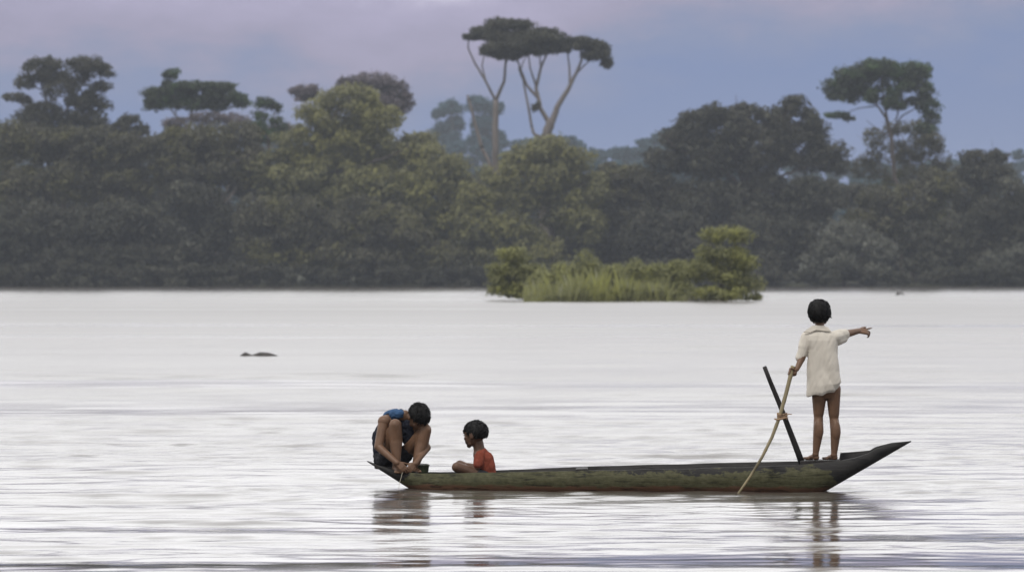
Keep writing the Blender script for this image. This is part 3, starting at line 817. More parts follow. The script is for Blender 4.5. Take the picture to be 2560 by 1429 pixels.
def reeds():
    r = np.random.default_rng(91)
    n = 4200
    px = r.uniform(1310, 1720, n)
    px[: n // 3] = r.normal(1480, 45, n // 3)
    dist = r.uniform(302, 326, n)
    hgt = r.uniform(0.3, 1.9, n) * (0.75 + 0.45 * np.sin(px * .045) * np.sin(px * .013 + 1))
    hgt[: n // 3] = r.uniform(0.8, 2.3, n // 3) * (0.8 + 0.3 * np.sin(px[: n // 3] * .11))
    x = (px - 1280) * dist / F
    V = np.zeros((n, 4, 3))
    lean = r.normal(size=(n, 2)) * 0.16 * hgt[:, None]
    w_ = r.uniform(0.012, 0.03, n)
    ang = r.uniform(0, math.pi, n)
    dx = np.cos(ang) * w_; dy = np.sin(ang) * w_
    b = np.stack([x, dist, np.full(n, -0.05)], 1)
    V[:, 0] = b + np.stack([-dx, -dy, 0 * dx], 1)
    V[:, 1] = b + np.stack([dx, dy, 0 * dx], 1)
    mid = b + np.stack([lean[:, 0] * .35, lean[:, 1] * .35, hgt * .6], 1)
    V[:, 2] = b + np.stack([lean[:, 0] + dx * .3, lean[:, 1] + dy * .3, hgt], 1)
    V[:, 3] = mid + np.stack([-dx, -dy, 0 * dx], 1)
    o = link('reeds', quads_mesh('reeds', V, r.uniform(0.3, 1, n)), M['leaf_bush'], smooth=False)
    tag(o, 'yellow green reeds standing in the water along the bar', 'reeds', kind='stuff')


reeds()


# ------------------------------------------------------------------ floating wood and snag
def driftwood():
    root = empty('driftwood', P(650, 897, 101.1))
    tag(root, 'dark piece of driftwood with a knobbed end floating left of the canoe on open water', 'driftwood')
    D = 101.1
    pts = [(598, 898, .03), (614, 891, .055), (630, 895, .036), (650, 892, .060), (672, 893, .058), (690, 896, .038), (704, 900, .018)]
    a = Acc()
    a.add(tube([P(p[0], p[1] - 3, D) for p in pts], [p[2] * 1.25 for p in pts], 9))
    link('stem', a.mesh('stem'), M['driftwood'], root)
    a = Acc()
    a.add(tube([P(607, 896, D), P(611, 887, D), P(618, 886, D)], [.045, .055, .03], 8))
    a.add(tube([P(612, 890, D), P(604, 886, D)], [.015, .006], 6))
    link('root_knob', a.mesh('root_knob'), M['driftwood'], root)


driftwood()


def snag():
    D = 393
    root = empty('snag', P(2250, 741, D))
    tag(root, 'small grey branch sticking out of the water near the right side of the far bank', 'branch')
    a = Acc()
    for pth in ([(2232, 742), (2244, 736), (2256, 731)], [(2268, 748), (2258, 736), (2252, 729)], [(2250, 735), (2240, 731)], [(2222, 742), (2232, 741)]):
        a.add(tube([P(p[0], p[1], D) for p in pth], [.09 - .03 * i for i in range(len(pth))], 6))
    link('twigs', a.mesh('twigs'), M['driftwood'], root)


snag()


# ------------------------------------------------------------------ canoe
def interp(tab, x):
    for (x0, v0), (x1, v1) in zip(tab, tab[1:]):
        if x <= x1: return v0 + (v1 - v0) * (max(x, x0) - x0) / (x1 - x0)
    return tab[-1][1]


FAR = [(918, 1151), (951, 1162), (1000, 1174), (1050, 1179), (1100, 1179), (1240, 1175), (1400, 1168), (1500, 1164), (1700, 1159), (1850, 1155), (2000, 1152), (2070, 1149), (2102, 1147), (2105, 1131), (2177, 1125), (2192, 1116), (2230, 1106), (2260, 1103), (2278, 1101)]
NEAR = [(918, 1152), (951, 1164), (1000, 1178), (1050, 1183), (1240, 1180), (1400, 1177), (1500, 1175), (1700, 1171), (1850, 1168), (2000, 1161), (2070, 1153), (2110, 1149), (2135, 1144), (2165, 1134), (2185, 1122), (2230, 1107), (2260, 1104), (2278, 1102)]
BOT = [(918, 1153.5), (1015, 1216), (1045, 1235), (1080, 1243), (2000, 1249), (2030, 1245), (2062, 1229), (2278, 1103.5)]
BEAM = [(918, .05), (960, .15), (1010, .20), (1100, .25), (1300, .275), (1700, .29), (2000, .265), (2100, .21), (2200, .12), (2278, .012)]
canoe = empty('canoe', P(1600, 1224, yb(1600)))
tag(canoe, 'long narrow dugout canoe with green algae on its weathered dark wood, carrying three children', 'canoe')


def build_hull():
    xs = sorted(set([918, 925, 940, 951, 965, 980, 1000, 1015, 1030, 1045, 1060, 1080] + list(range(1100, 2060, 20)) + [2050, 2062, 2075, 2090, 2102, 2105, 2110, 2120, 2135, 2150, 2165, 2177, 2185, 2192, 2210, 2230, 2245, 2260, 2270, 2278]))
    K = 17
    rings = []; alg = []
    vs = []; fs = []
    floor_z = 0.055
    for x in xs:
        d = yb(x); b = interp(BEAM, x)
        wob = 2.0 * mnoise.noise(Vector((x * 0.012, 0, 5))) * (1 if 1050 < x < 2000 else 0)
        zf = P(x, interp(FAR, x) + wob * .5, d + b).z; zn = P(x, interp(NEAR, x) + wob, d - b).z
        zb = P(x, interp(BOT, x), d - b * .5).z
        # the algae coat is thickest amidships and absent on the dark upswept ends
        along = interp([(918, -1.2), (990, -0.8), (1020, .3), (1050, .75), (1250, .75), (1450, .46), (1700, .36), (1900, .36), (2030, .42), (2075, .0), (2110, -1.0), (2278, -1.4)], x)
        cx = P(x, 1200, d).x
        ro = []
        th = min(.028, b * .4)
        for k in range(K):
            a = math.pi * k / (K - 1)
            c = -math.cos(a); s = math.sin(a)
            yy = math.copysign(abs(c) ** 0.62, c) * b * (1.0 if s < .3 else 1.0)
            top = zn + (zf - zn) * (yy / b + 1) / 2
            z = top - (top - zb) * s ** 0.55
            ro.append((cx, d + yy, z)); alg.append(along + 0.95 * (s ** 0.55) * (1 if c < 0 else .2))
        for k in range(K - 1, -1, -1):
            a = math.pi * k / (K - 1)
            c = -math.cos(a); s = math.sin(a)
            bi = b - th
            yy = math.copysign(abs(c) ** 0.62, c) * bi
            top = zn + (zf - zn) * (yy / b + 1) / 2
            zlow = max(zb + th, min(floor_z, top - 0.004))
            zlow = min(zlow, top - 0.002) if top - .002 > zb else top
            z = top - (top - zlow) * s ** 0.55
            ro.append((cx, d + yy, z)); alg.append(-1.5)
        rings.append(len(vs)); vs += ro
    n = 2 * K
    for i in range(len(xs) - 1):
        for k in range(n):
            k2 = (k + 1) % n
            fs.append((rings[i] + k, rings[i] + k2, rings[i + 1] + k2, rings[i + 1] + k))
    fs.append(tuple(rings[0] + k for k in range(n - 1, -1, -1)))
    fs.append(tuple(rings[-1] + k for k in range(n)))
    me = mesh_from('hull', vs, fs)
    a = me.attributes.new('algae', 'FLOAT', 'POINT')
    a.data.foreach_set('value', np.array(alg, dtype=np.float32))
    link('hull', me, M['hull'], canoe)
    for p in me.polygons: pass


build_hull()


def slab(name, pts_top, thick, mat, parent, bev=0.004):
    """plank from 4 top corners"""
    bm = bmesh.new()
    t = [bm.verts.new(p) for p in pts_top]
    b = [bm.verts.new(p - Vector((0, 0, thick))) for p in pts_top]
    bm.faces.new(t); bm.faces.new(b[::-1])
    for i in range(len(t)):
        j = (i + 1) % len(t)
        bm.faces.new((t[j], t[i], b[i], b[j]))
    bmesh.ops.recalc_face_normals(bm, faces=bm.faces)
    bmesh.ops.bevel(bm, geom=bm.edges[:], offset=bev, segments=2, affect='EDGES')
    me = bpy.data.meshes.new(name); bm.to_mesh(me); bm.free()
    return link(name, me, mat, parent, smooth=False)


# flat end block where the older child squats, and the stern deck where the boy stands
slab('bow_seat', [P(936, 1161, yb(936) - .11), P(1048, 1180, yb(1048) - .19), P(1048, 1178, yb(1048) + .19), P(936, 1159, yb(936) + .11)], .03, M['darkwood'], canoe)
slab('stern_deck', [P(2000, 1152, yb(2000) - .215), P(2100, 1149, yb(2100) - .17), P(2100, 1146, yb(2100) + .17), P(2000, 1149, yb(2000) + .215)], .03, M['darkwood'], canoe)
slab('thwart', [P(1440, 1172, yb(1440) - .25), P(1470, 1171, yb(1470) - .25), P(1470, 1166, yb(1470) + .25), P(1440, 1167, yb(1440) + .25)], .025, M['darkwood'], canoe)


def post():
    pts = [(1911, 916), (1925, 952), (1950, 1012), (1975, 1078), (1995, 1130), (2008, 1166)]
    ys_ = [yb(1950) - .12 + .02 * i for i in range(6)]
    a = Acc()
    a.add(tube([P(p[0], p[1], y) for p, y in zip(pts, ys_)], [.017, .018, .02, .023, .025, .027], 8))
    o = link('steering_post', a.mesh('steering_post'), M['darkwood'], canoe)


post()

# bamboo pole
PY = yb(1900) - .32
pole_path = [(1982.5, 915, .13), (1978, 932, .12), (1966, 980, .08), (1950, 1038, .03), (1930, 1092, -.02), (1905, 1142, -.08), (1877, 1188, -.12), (1846, 1232, -.15), (1812, 1280, -.18)]
POLE = [P(a, b, 39.68 - .2 + c) for a, b, c in pole_path]


def pole():
    root = empty('punting_pole', POLE[-2])
    tag(root, 'long pale bamboo pole lashed to the dark post and dipping into the water', 'pole')
    fine = []; rad = []
    for i in range(len(POLE) - 1):
        for k in range(6):
            t = (i + k / 6) / (len(POLE) - 1)
            fine.append(POLE[i].lerp(POLE[i + 1], k / 6))
            rad.append((.0175 - .0105 * t ** 1.2) * (1.10 if (i * 6 + k) % 7 == 0 else 1.0))
    fine.append(POLE[-1]); rad.append(.006)
    a = Acc(); a.add(tube(fine, rad, 9))
    link('bamboo_shaft', a.mesh('bamboo_shaft'), M['bamboo'], root)
    # lashing round pole and post at their crossing
    a = Acc()
    pc = P(1950, 1040, 39.68 - .2 + .03); qc = P(1961, 1040, yb(1950) - .08)
    for j in range(5):
        z = (j - 2) * 0.009
        lp = []
        for k in range(25):
            t = 2 * math.pi * k / 24
            ctr = (pc + qc) / 2
            ax = (qc - pc) / 2
            e = ax.normalized()
            s_ = Vector((-e.y, e.x, 0))
            if s_.length < .1: s_ = Vector((0, 1, 0))
            lp.append(ctr + e * math.cos(t) * (ax.length + .026) + s_.normalized() * math.sin(t) * .030 + Vector((0, 0, z + .006 * math.sin(t * 2 + j))))
        a.add(tube(lp, [.0055] * 25, 6))
    a.add(tube([P(1936, 1046, 39.42), P(1944, 1049, 39.42), P(1958, 1045, 39.42), P(1970, 1043, 39.42)], [.006, .008, .008, .004], 6))
    a.add(tube([P(1962, 1040, 39.45), P(1972, 1034, 39.44), P(1980, 1035, 39.44)], [.006, .004, .003], 6))
    link('cord_lashing', a.mesh('cord_lashing'), M['cord'], root)


pole()


# ------------------------------------------------------------------ people
def capsule(p0, r0, p1, r1, seg=14, hr=5):
    d = p1 - p0
    L = d.length
    d = d.normalized() if L > 1e-6 else Vector((0, 0, 1))
    a = d.orthogonal().normalized(); b = d.cross(a)
    vs, fs = [], []
    rows = []
    for i in range(1, hr + 1):
        t = math.pi / 2 * i / hr
        rows.append((p0 - d * r0 * math.cos(t), r0 * math.sin(t)))
    for i in range(0, hr):
        t = math.pi / 2 * i / hr
        rows.append((p1 + d * r1 * math.sin(t), r1 * math.cos(t)))
    vs.append(p0 - d * r0)
    for c, r in rows:
        for k in range(seg):
            t = 2 * math.pi * k / seg
            vs.append(c + (a * math.cos(t) + b * math.sin(t)) * r)
    vs.append(p1 + d * r1)
    for k in range(seg):
        fs.append((0, 1 + (k + 1) % seg, 1 + k))
    for i in range(len(rows) - 1):
        for k in range(seg):
            k2 = (k + 1) % seg
            o = 1 + i * seg
            fs.append((o + k, o + k2, o + seg + k2, o + seg + k))
    o = 1 + (len(rows) - 1) * seg
    e = len(vs) - 1
    for k in range(seg):
        fs.append((o + k, o + (k + 1) % seg, e))
    return vs, fs


def ellipsoid(c, rad, rot=None, seg=18, rings=12):
    vs, fs = [], []
    R = rot if rot is not None else Matrix.Identity(3)
    vs.append(c + R @ Vector((0, 0, rad[2])))
    for i in range(1, rings):
        t = math.pi * i / rings
        for k in range(seg):
            p = 2 * math.pi * k / seg
            vs.append(c + R @ Vector((rad[0] * math.sin(t) * math.cos(p), rad[1] * math.sin(t) * math.sin(p), rad[2] * math.cos(t))))
    vs.append(c + R @ Vector((0, 0, -rad[2])))
    for k in range(seg):
        fs.append((0, 1 + k, 1 + (k + 1) % seg))
    for i in range(rings - 2):
        for k in range(seg):
            k2 = (k + 1) % seg
            o = 1 + i * seg
            fs.append((o + k, o + seg + k, o + seg + k2, o + k2))
    o = 1 + (rings - 2) * seg; e = len(vs) - 1
    for k in range(seg):
        fs.append((o + k, e, o + (k + 1) % seg))
    return vs, fs


def loft(rows, seg=28):
    """rows: (centre Vector, rx, ry[, power]) stacked; closed"""
    vs, fs = [], []
    for c, rx, ry in rows:
        for k in range(seg):
            t = 2 * math.pi * k / seg
            cc, ss = math.cos(t), math.sin(t)
            vs.append(c + Vector((math.copysign(abs(cc) ** .8, cc) * rx, math.copysign(abs(ss) ** .8, ss) * ry, 0)))
    for i in range(len(rows) - 1):
        for k in range(seg):
            k2 = (k + 1) % seg
            fs.append((i * seg + k, i * seg + k2, (i + 1) * seg + k2, (i + 1) * seg + k))
    fs.append(tuple(range(seg - 1, -1, -1)))
    fs.append(tuple((len(rows) - 1) * seg + k for k in range(seg)))
    return vs, fs


def fuse(acc, voxel=0.004, smooth=5, name='body'):
    """one continuous skin over all the shapes"""
    me = acc.mesh('tmp')
    bm = bmesh.new(); bm.from_mesh(me); bmesh.ops.recalc_face_normals(bm, faces=bm.faces); bm.to_mesh(me); bm.free()
    o = bpy.data.objects.new('tmp', me); COL.objects.link(o)
    md = o.modifiers.new('r', 'REMESH'); md.mode = 'VOXEL'; md.voxel_size = voxel
    if smooth:
        sm = o.modifiers.new('s', 'SMOOTH'); sm.factor = 0.5; sm.iterations = smooth
    bpy.context.view_layer.update()
    dg = bpy.context.evaluated_depsgraph_get()
    out = bpy.data.meshes.new_from_object(o.evaluated_get(dg))
    out.name = name
    bpy.data.objects.remove(o); bpy.data.meshes.remove(me)
    return out


def displace(me, fn):
    co = [v.co.copy() for v in me.vertices]
    no = [v.normal.copy() for v in me.vertices]
    for v, c, n in zip(me.vertices, co, no):
        v.co = c + n * fn(c, n)
    me.update()


def grip(a, c, ax, out, r, fr=.0065, arc=(0.2, 4.0), up=1):
    """four fingers and a thumb closed around a rod: centre c, rod axis ax, direction 'out' from rod to palm"""
    ax = ax.normalized(); out = (out - ax * out.dot(ax)).normalized(); sd_ = ax.cross(out)
    for i in range(4):
        o = ax * ((i - 1.5) * fr * 2.05)
        R = r + fr * .8
        pts = []
        for k in range(6):
            t = arc[0] + (arc[1] - (.25 if i in (0, 3) else 0) - arc[0]) * k / 5
            pts.append(c + o + out * math.cos(t) * R + sd_ * math.sin(t) * R)
        for k in range(5):
            a.add(capsule(pts[k], fr * (1.05 - .05 * k), pts[k + 1], fr * (1.0 - .05 * k), 10, 3))
    R = r + fr
    tp = []
    for k in range(4):
        t = -0.2 - 1.9 * k / 3
        tp.append(c - ax * fr * 2.2 * up * (1 + .2 * k) * -1 + out * math.cos(t) * R + sd_ * math.sin(t) * R)
    for k in range(3):
        a.add(capsule(tp[k], fr * 1.25 - .0006 * k, tp[k + 1], fr * 1.15 - .0006 * k, 10, 3))
    a.add(ellipsoid(c + out * (r + fr * 1.6), (fr * 2.6, fr * 2.6, fr * 3.4)))


def open_hand(a, wrist, d, nrm, L=.115, spread=.12, curls=(.25, .3, .35, .45), thumb=1, fr=.0058):
    """palm with five fingers. d: pointing direction, nrm: back-of-hand normal; curls bend fingers away from nrm"""
    d = d.normalized(); nrm = (nrm - d * nrm.dot(d)).normalized(); s = d.cross(nrm) * thumb    # s: thumb side
    pl = L * .5
    for i in range(4):
        o = s * (1.5 - i) * fr * 2.0
        a.add(capsule(wrist + o * .55, fr * 1.35, wrist + d * pl * (1 - .04 * abs(i - 1)) + o, fr * 1.35, 10, 3))
    lens = (.42, .48, .45, .34)
    for i in range(4):
        o = s * (1.5 - i) * fr * 2.0
        base = wrist + d * pl * (1 - .04 * abs(i - 1)) + o
        dd = (d + s * (1.5 - i) * spread).normalized()
        cl = curls[i]; p = base
        for k, fl in enumerate((.45, .32, .23)):
            ang = cl * (k + .6)
            v = dd * math.cos(ang) - nrm * math.sin(ang)
            q = p + v * L * lens[i] * fl
            a.add(capsule(p, fr * (1.05 - .1 * k), q, fr * (.97 - .12 * k), 10, 3))
            p = q
    p = wrist + d * pl * .25 + s * fr * 2.6
    for k, (fl, out) in enumerate(((.24, .75), (.19, .55), (.15, .35))):
        v = (d + s * out - nrm * .25).normalized()
        q = p + v * L * fl
        a.add(capsule(p, fr * (1.35 - .12 * k), q, fr * (1.2 - .15 * k), 10, 3))
        p = q


def foot(a, ankle, heel, toe, r=.024):
    """foot with heel, arch and toes"""
    d = (toe - heel); L = d.length; d.normalize()
    s = d.cross(Vector((0, 0, 1))).normalized()
    a.add(capsule(ankle, r * 1.0, heel + d * L * .18 + Vector((0, 0, r * .9)), r * .95))
    a.add(ellipsoid(heel + d * r * .7 + Vector((0, 0, r * .75)), (r * .95, r * .95, r * .8)))
    a.add(capsule(heel + d * L * .25 + Vector((0, 0, r * 1.1)), r * .9, heel + d * L * .7 + Vector((0, 0, r * .55)), r * .62))
    for k in range(5):
        o = s * (k - 2) * r * .42
        le = L * (1.0 - .035 * (k if k > 0 else 0))
        rr = r * (.36 if k else .44)
        a.add(capsule(heel + d * L * .6 + o * .8 + Vector((0, 0, rr)), rr * 1.25, heel + d * (le - rr) + o + Vector((0, 0, rr)), rr, 8, 3))


def head(a, c, fwd, up, s=1.0, ear=True, young=False):
    """skull, jaw, nose, brow, lips, ears; returns rotation whose +Y is forward"""
    fwd = fwd.normalized(); up = (up - fwd * up.dot(fwd)).normalized(); rt = fwd.cross(up)
    R = Matrix((rt, fwd, up)).transposed()
    q = lambda x, y, z: c + R @ Vector((x * s, y * s, z * s))
    a.add(ellipsoid(q(0, -.006, .018), (.074 * s, .088 * s, .080 * s), R))
    a.add(ellipsoid(q(0, .018, -.020), (.060 * s, .066 * s, .070 * s), R))
    a.add(capsule(q(-.030, .028, -.062), .022 * s, q(.030, .028, -.062), .022 * s))
    a.add(ellipsoid(q(0, .060, -.078), (.022 * s, .018 * s, .018 * s), R))
    if young:
        a.add(ellipsoid(q(0, .030, -.030), (.058 * s, .056 * s, .056 * s), R)); a.add(capsule(q(0, .074, .0), .009 * s, q(0, .084, -.020), .012 * s, 10, 4))
    else:
        a.add(capsule(q(0, .078, .006), .008 * s, q(0, .092, -.022), .012 * s, 10, 4))
    a.add(ellipsoid(q(-.011, .083, -.026), (.008 * s, .008 * s, .007 * s), R)); a.add(ellipsoid(q(.011, .083, -.026), (.008 * s, .008 * s, .007 * s), R))
    a.add(capsule(q(-.045, .062, .022), .010 * s, q(.045, .062, .022), .010 * s, 10, 4))
    a.add(ellipsoid(q(-.036, .055, -.018), (.022 * s, .018 * s, .018 * s), R)); a.add(ellipsoid(q(.036, .055, -.018), (.022 * s, .018 * s, .018 * s), R))
    a.add(capsule(q(-.016, .076, -.048), .007 * s, q(.016, .076, -.048), .007 * s, 10, 4))
    a.add(capsule(q(-.014, .073, -.058), .008 * s, q(.014, .073, -.058), .008 * s, 10, 4))
    if ear:
        for sx in (-1, 1):
            a.add(ellipsoid(q(sx * .074, -.006, -.008), (.009 * s, .018 * s, .028 * s), R))
            a.add(ellipsoid(q(sx * .072, .002, -.030), (.007 * s, .008 * s, .010 * s), R))
    return R, q


def hair(name, parent, c, R, s, line, seed, spikes=420, length=.03, thick=.012):
    """cap of hair: kept where line(local point) > 0; short strands break its outline"""
    r = np.random.default_rng(seed)
    a = Acc()
    rad = Vector((.074 + thick, .090 + thick, .081 + thick)) * s
    cc = c + R @ Vector((0, -.008 * s, .018 * s))
    vs, fs = [], []
    NU, NV = 40, 26
    grid = {}
    for i in range(NV + 1):
        t = math.pi * i / NV
        for k in range(NU):
            p = 2 * math.pi * k / NU
            l = Vector((math.sin(t) * math.cos(p), math.sin(t) * math.sin(p), math.cos(t)))
            grid[i, k] = l
    for i in range(NV):
        for k in range(NU):
            k2 = (k + 1) % NU
            ls = [grid[i, k], grid[i + 1, k], grid[i + 1, k2], grid[i, k2]]
            m = (ls[0] + ls[1] + ls[2] + ls[3]) / 4
            if line(m) > 0: fs.append(((i, k), (i + 1, k), (i + 1, k2), (i, k2)))
    ids = {}
    V = []
    def vid(key, inner):
        kk = (key[0], key[1] if 0 < key[0] < NV else 0, inner)
        if kk not in ids:
            l = grid[key[0], key[1]]
            n = 1 + .02 * mnoise.noise(l * 4 + Vector((seed, 0, 0))) + .012 * mnoise.noise(l * 11 + Vector((seed, 3, 0)))
            q_ = Vector((l.x * rad.x, l.y * rad.y, l.z * rad.z)) * (n if not inner else 0.86)
            ids[kk] = len(V); V.append(cc + R @ q_)
        return ids[kk]
    Fc = []
    edges = {}
    for f in fs:
        o = [vid(k, False) for k in f]
        n = [vid(k, True) for k in f]
        oo = list(dict.fromkeys(o)); nn = list(dict.fromkeys(n))
        if len(oo) >= 3: Fc.append(tuple(oo)); Fc.append(tuple(nn[::-1]))
        for x in range(4):
            e = (o[x], o[(x + 1) % 4]); 
            if e[0] == e[1]: continue
            key = tuple(sorted(e))
            if key in edges: edges[key] = None
            else: edges[key] = (o[x], o[(x + 1) % 4], n[(x + 1) % 4], n[x])
    for e in edges.values():
        if e: Fc.append((e[1], e[0], e[3], e[2]))
    # strands lying over the cap
    for _ in range(spikes):
        l = Vector(r.normal(size=3)).normalized()
        if line(l) <= .12: continue
        base = Vector((l.x * rad.x, l.y * rad.y, l.z * rad.z)) * .97
        down = Vector((l.x * .55 + r.normal() * .35, l.y * .55 + r.normal() * .35, -.75 + .9 * max(0, l.z) + r.normal() * .25))
        tang = (down - l * down.dot(l) * .9).normalized()
        tip = base + tang * length * s * r.uniform(.6, 1.4) + l * .002 * s - l * (length * length / .2) * .5
        sd_ = tang.cross(l).normalized() * .0045 * s
        i0 = len(V)
        mid = base.lerp(tip, .5) + l * .0045 * s
        for q_ in (base - sd_, base + sd_, mid + sd_ * .8, tip, mid - sd_ * .8):
            V.append(cc + R @ q_)
        Fc.append((i0, i0 + 1, i0 + 2, i0 + 3, i0 + 4))
    return link(name, mesh_from(name, V, Fc), M['hair'], parent)


def eyes(parent, q, s):
    for sx in (-1, 1):
        a = Acc(); a.add(ellipsoid(q(sx * .030, .069, .004), (.013 * s, .009 * s, .0085 * s)))
        e = link('eye', a.mesh('eye'), M['eye_white'], parent)
        a = Acc(); a.add(ellipsoid(q(sx * .030, .0765, .004), (.006 * s, .003 * s, .006 * s)))
        link('iris', a.mesh('iris'), M['hair'], e)


def fold_noise(sc, amp, seed, squash=(1, 1, 1)):
    def f(c, n):
        p = Vector((c.x * sc * squash[0], c.y * sc * squash[1], c.z * sc * squash[2])) + Vector((seed, 0, 0))
        return amp * (abs(mnoise.noise(p)) * 1.6 - .5 + .5 * mnoise.noise(p * 2.3))
    return f


# ---- the standing boy (back to the camera)
def standing_boy():
    Y = yb(2062) - 0.02
    root = empty('person', P(2062, 1150, Y))
    tag(root, 'boy standing on the stern, back turned, in loose cream shirt, one arm outstretched', 'person')
    a = Acc()
    q = lambda px, py, dy=0.0: P(px, py, Y + dy)
    deck = q(2062, 1150).z
    # legs
    kneeL, kneeR = q(2046, 1042, .015), q(2085, 1046, .015)
    for hip, knee, calf, ank, heel, toe, th in (
            (q(2049, 972), kneeL, q(2046, 1078, -.008), q(2039, 1134), q(2044, 1150, -.01), q(2014, 1152, .12), .062),
            (q(2083, 972), kneeR, q(2089, 1080, -.008), q(2085, 1136), q(2090, 1150, -.01), q(2062, 1152, .12), .057)):
        heel.z = toe.z = deck + .002
        a.add(capsule(hip, th * 1.05, knee.lerp(hip, .15), .042))
        a.add(capsule(knee.lerp(hip, .15), .041, knee, .036))
        a.add(capsule(knee, .036, calf, .041))
        a.add(capsule(calf, .041, ank.lerp(calf, .3), .029)); a.add(capsule(ank.lerp(calf, .3), .029, ank, .023))
        a.add(ellipsoid(calf + Vector((0, -.010, .012)), (.039, .036, .085)))
        foot(a, ank, heel, toe, .026)
    # trunk
    a.add(loft([(q(2066, 995), .07, .05), (q(2066, 975), .095, .075), (q(2065, 950), .10, .08), (q(2062, 915), .088, .066), (q(2058, 875), .098, .07), (q(2054, 845), .105, .066), (q(2052, 832), .085, .055), (q(2051, 822), .04, .04)]))
    a.add(capsule(q(2050, 835), .040, q(2049, 806, .01), .034))
    # left arm to the pole
    hc = POLE[1].lerp(POLE[0], .15)
    ax = (POLE[0] - POLE[1])
    shL, elL = q(2017, 846), q(2004, 896, -.03)
    wrL = hc + Vector((.042, .012, .022))
    a.add(capsule(shL, .036, elL, .029)); a.add(capsule(elL, .028, wrL, .019))
    a.add(capsule(wrL, .018, hc + Vector((.022, .004, .004)), .015))
    grip(a, hc, ax, Vector((1, .25, 0)), .015, .0072)
    # right arm pointing out over the water
    shR, elR, wrR = q(2086, 840, .012), q(2117, 834, .14), q(2146, 827, .25)
    a.add(capsule(shR, .036, elR, .031)); a.add(capsule(elR, .031, wrR, .022))
    open_hand(a, wrR, Vector((.88, .38, -.06)), Vector((.35, -.6, .62)), .145, .22, (.02, .55, .7, .8), thumb=-1, fr=.0075)
    R, hq = head(a, q(2049, 783, .015), Vector((.22, 1, -.02)), Vector((0, 0, 1)), 1.0)
    body = link('body', fuse(a, .0036, 4), M['skin'], root)
    eyes(root, hq, 1.0)
    hair('hair', root, q(2048.5, 784, .012), R, 1.03, lambda l: (l.z + 0.93) if l.y < .2 else (l.z - .1 - .5 * (l.y - .25) + .4 * (l.y < .45)), 5, 700, .030, .010)
    # shirt
    s = Acc()
    rows = [(2053, 989, 37, .095), (2057, 981, 41, .106), (2060, 963, 44, .110), (2059, 945, 42.5, .105), (2057, 925, 41.5, .098), (2057, 900, 40, .094), (2058, 872, 38, .09), (2054, 850, 41, .086), (2053, 838, 42, .075), (2052, 830, 33, .062), (2051, 822, 20, .05), (2050, 815, 15, .044)]
    rr = []
    for px, py, hw, ry in rows:
        c = q(px, py); rr.append((c, hw * Y / F, ry))
    s.add(loft(rr))
    s.add(capsule(q(2030, 838), .046, q(2016, 843), .049)); s.add(capsule(q(2016, 843), .049, q(2009, 868, -.012), .050)); s.add(capsule(q(2010, 868, -.012), .047, q(2001, 893, -.024), .044))
    s.add(capsule(q(2084, 843, -.004), .054, q(2109, 836, .085), .051)); s.add(capsule(q(2092, 850, .02), .047, q(2107, 846, .07), .043))
    me = fuse(s, .0040, 5, 'shirt')
    f1 = fold_noise(7, .012, 3, (1.4, 1, .35)); f2 = fold_noise(13, .003, 9, (1.6, 1, .5))
    base_z = q(2060, 975).z
    def fn(c, n):
        k = 1.0
        d_ = f1(Vector((c.x + .25 * c.z, c.y, c.z)), n) + f2(Vector((c.x - .35 * c.z, c.y, c.z)), n)
        return d_ * k
    displace(me, fn)
    # uneven hem: lower on the left, raised on the right
    hz_l, hz_r = q(2020, 986).z, q(2100, 971).z
    xl, xr = q(2020, 980).x, q(2102, 980).x
    for v in me.vertices:
        if v.co.z < q(2060, 940).z:
            t = min(1, max(0, (v.co.x - xl) / (xr - xl)))
            k = (q(2060, 940).z - v.co.z) / (q(2060, 940).z - q(2060, 986).z)
            v.co.z += k * t * t * (hz_r - hz_l) * 1.0 + .006 * k * math.sin(v.co.x * 60)
    me.update()
    sh = link('shirt', me, M['shirt'], root)
    # collar: two stiff wings standing up behind the neck
    def wing(pts):
        V = []; n = len(pts)
        for p in pts: V.append(p)
        for p in pts: V.append(p + Vector((0, .006, -.004)))
        return V, [tuple(range(n)), tuple(range(2 * n - 1, n - 1, -1))] + [(i, i + n, (i + 1) % n + n, (i + 1) % n) for i in range(n)]
    c = Acc()
    c.add(wing([q(2009, 829, -.05), q(2030, 814, -.045), q(2043, 812, -.052), q(2040, 824, -.062), q(2026, 830, -.062)]))
    c.add(wing([q(2043, 813, -.052), q(2058, 813, -.052), q(2071, 818, -.042), q(2078, 828, -.055), q(2058, 826, -.066), q(2040, 824, -.062)]))
    link('collar', c.mesh('collar'), M['shirt'], sh, smooth=False)


standing_boy()


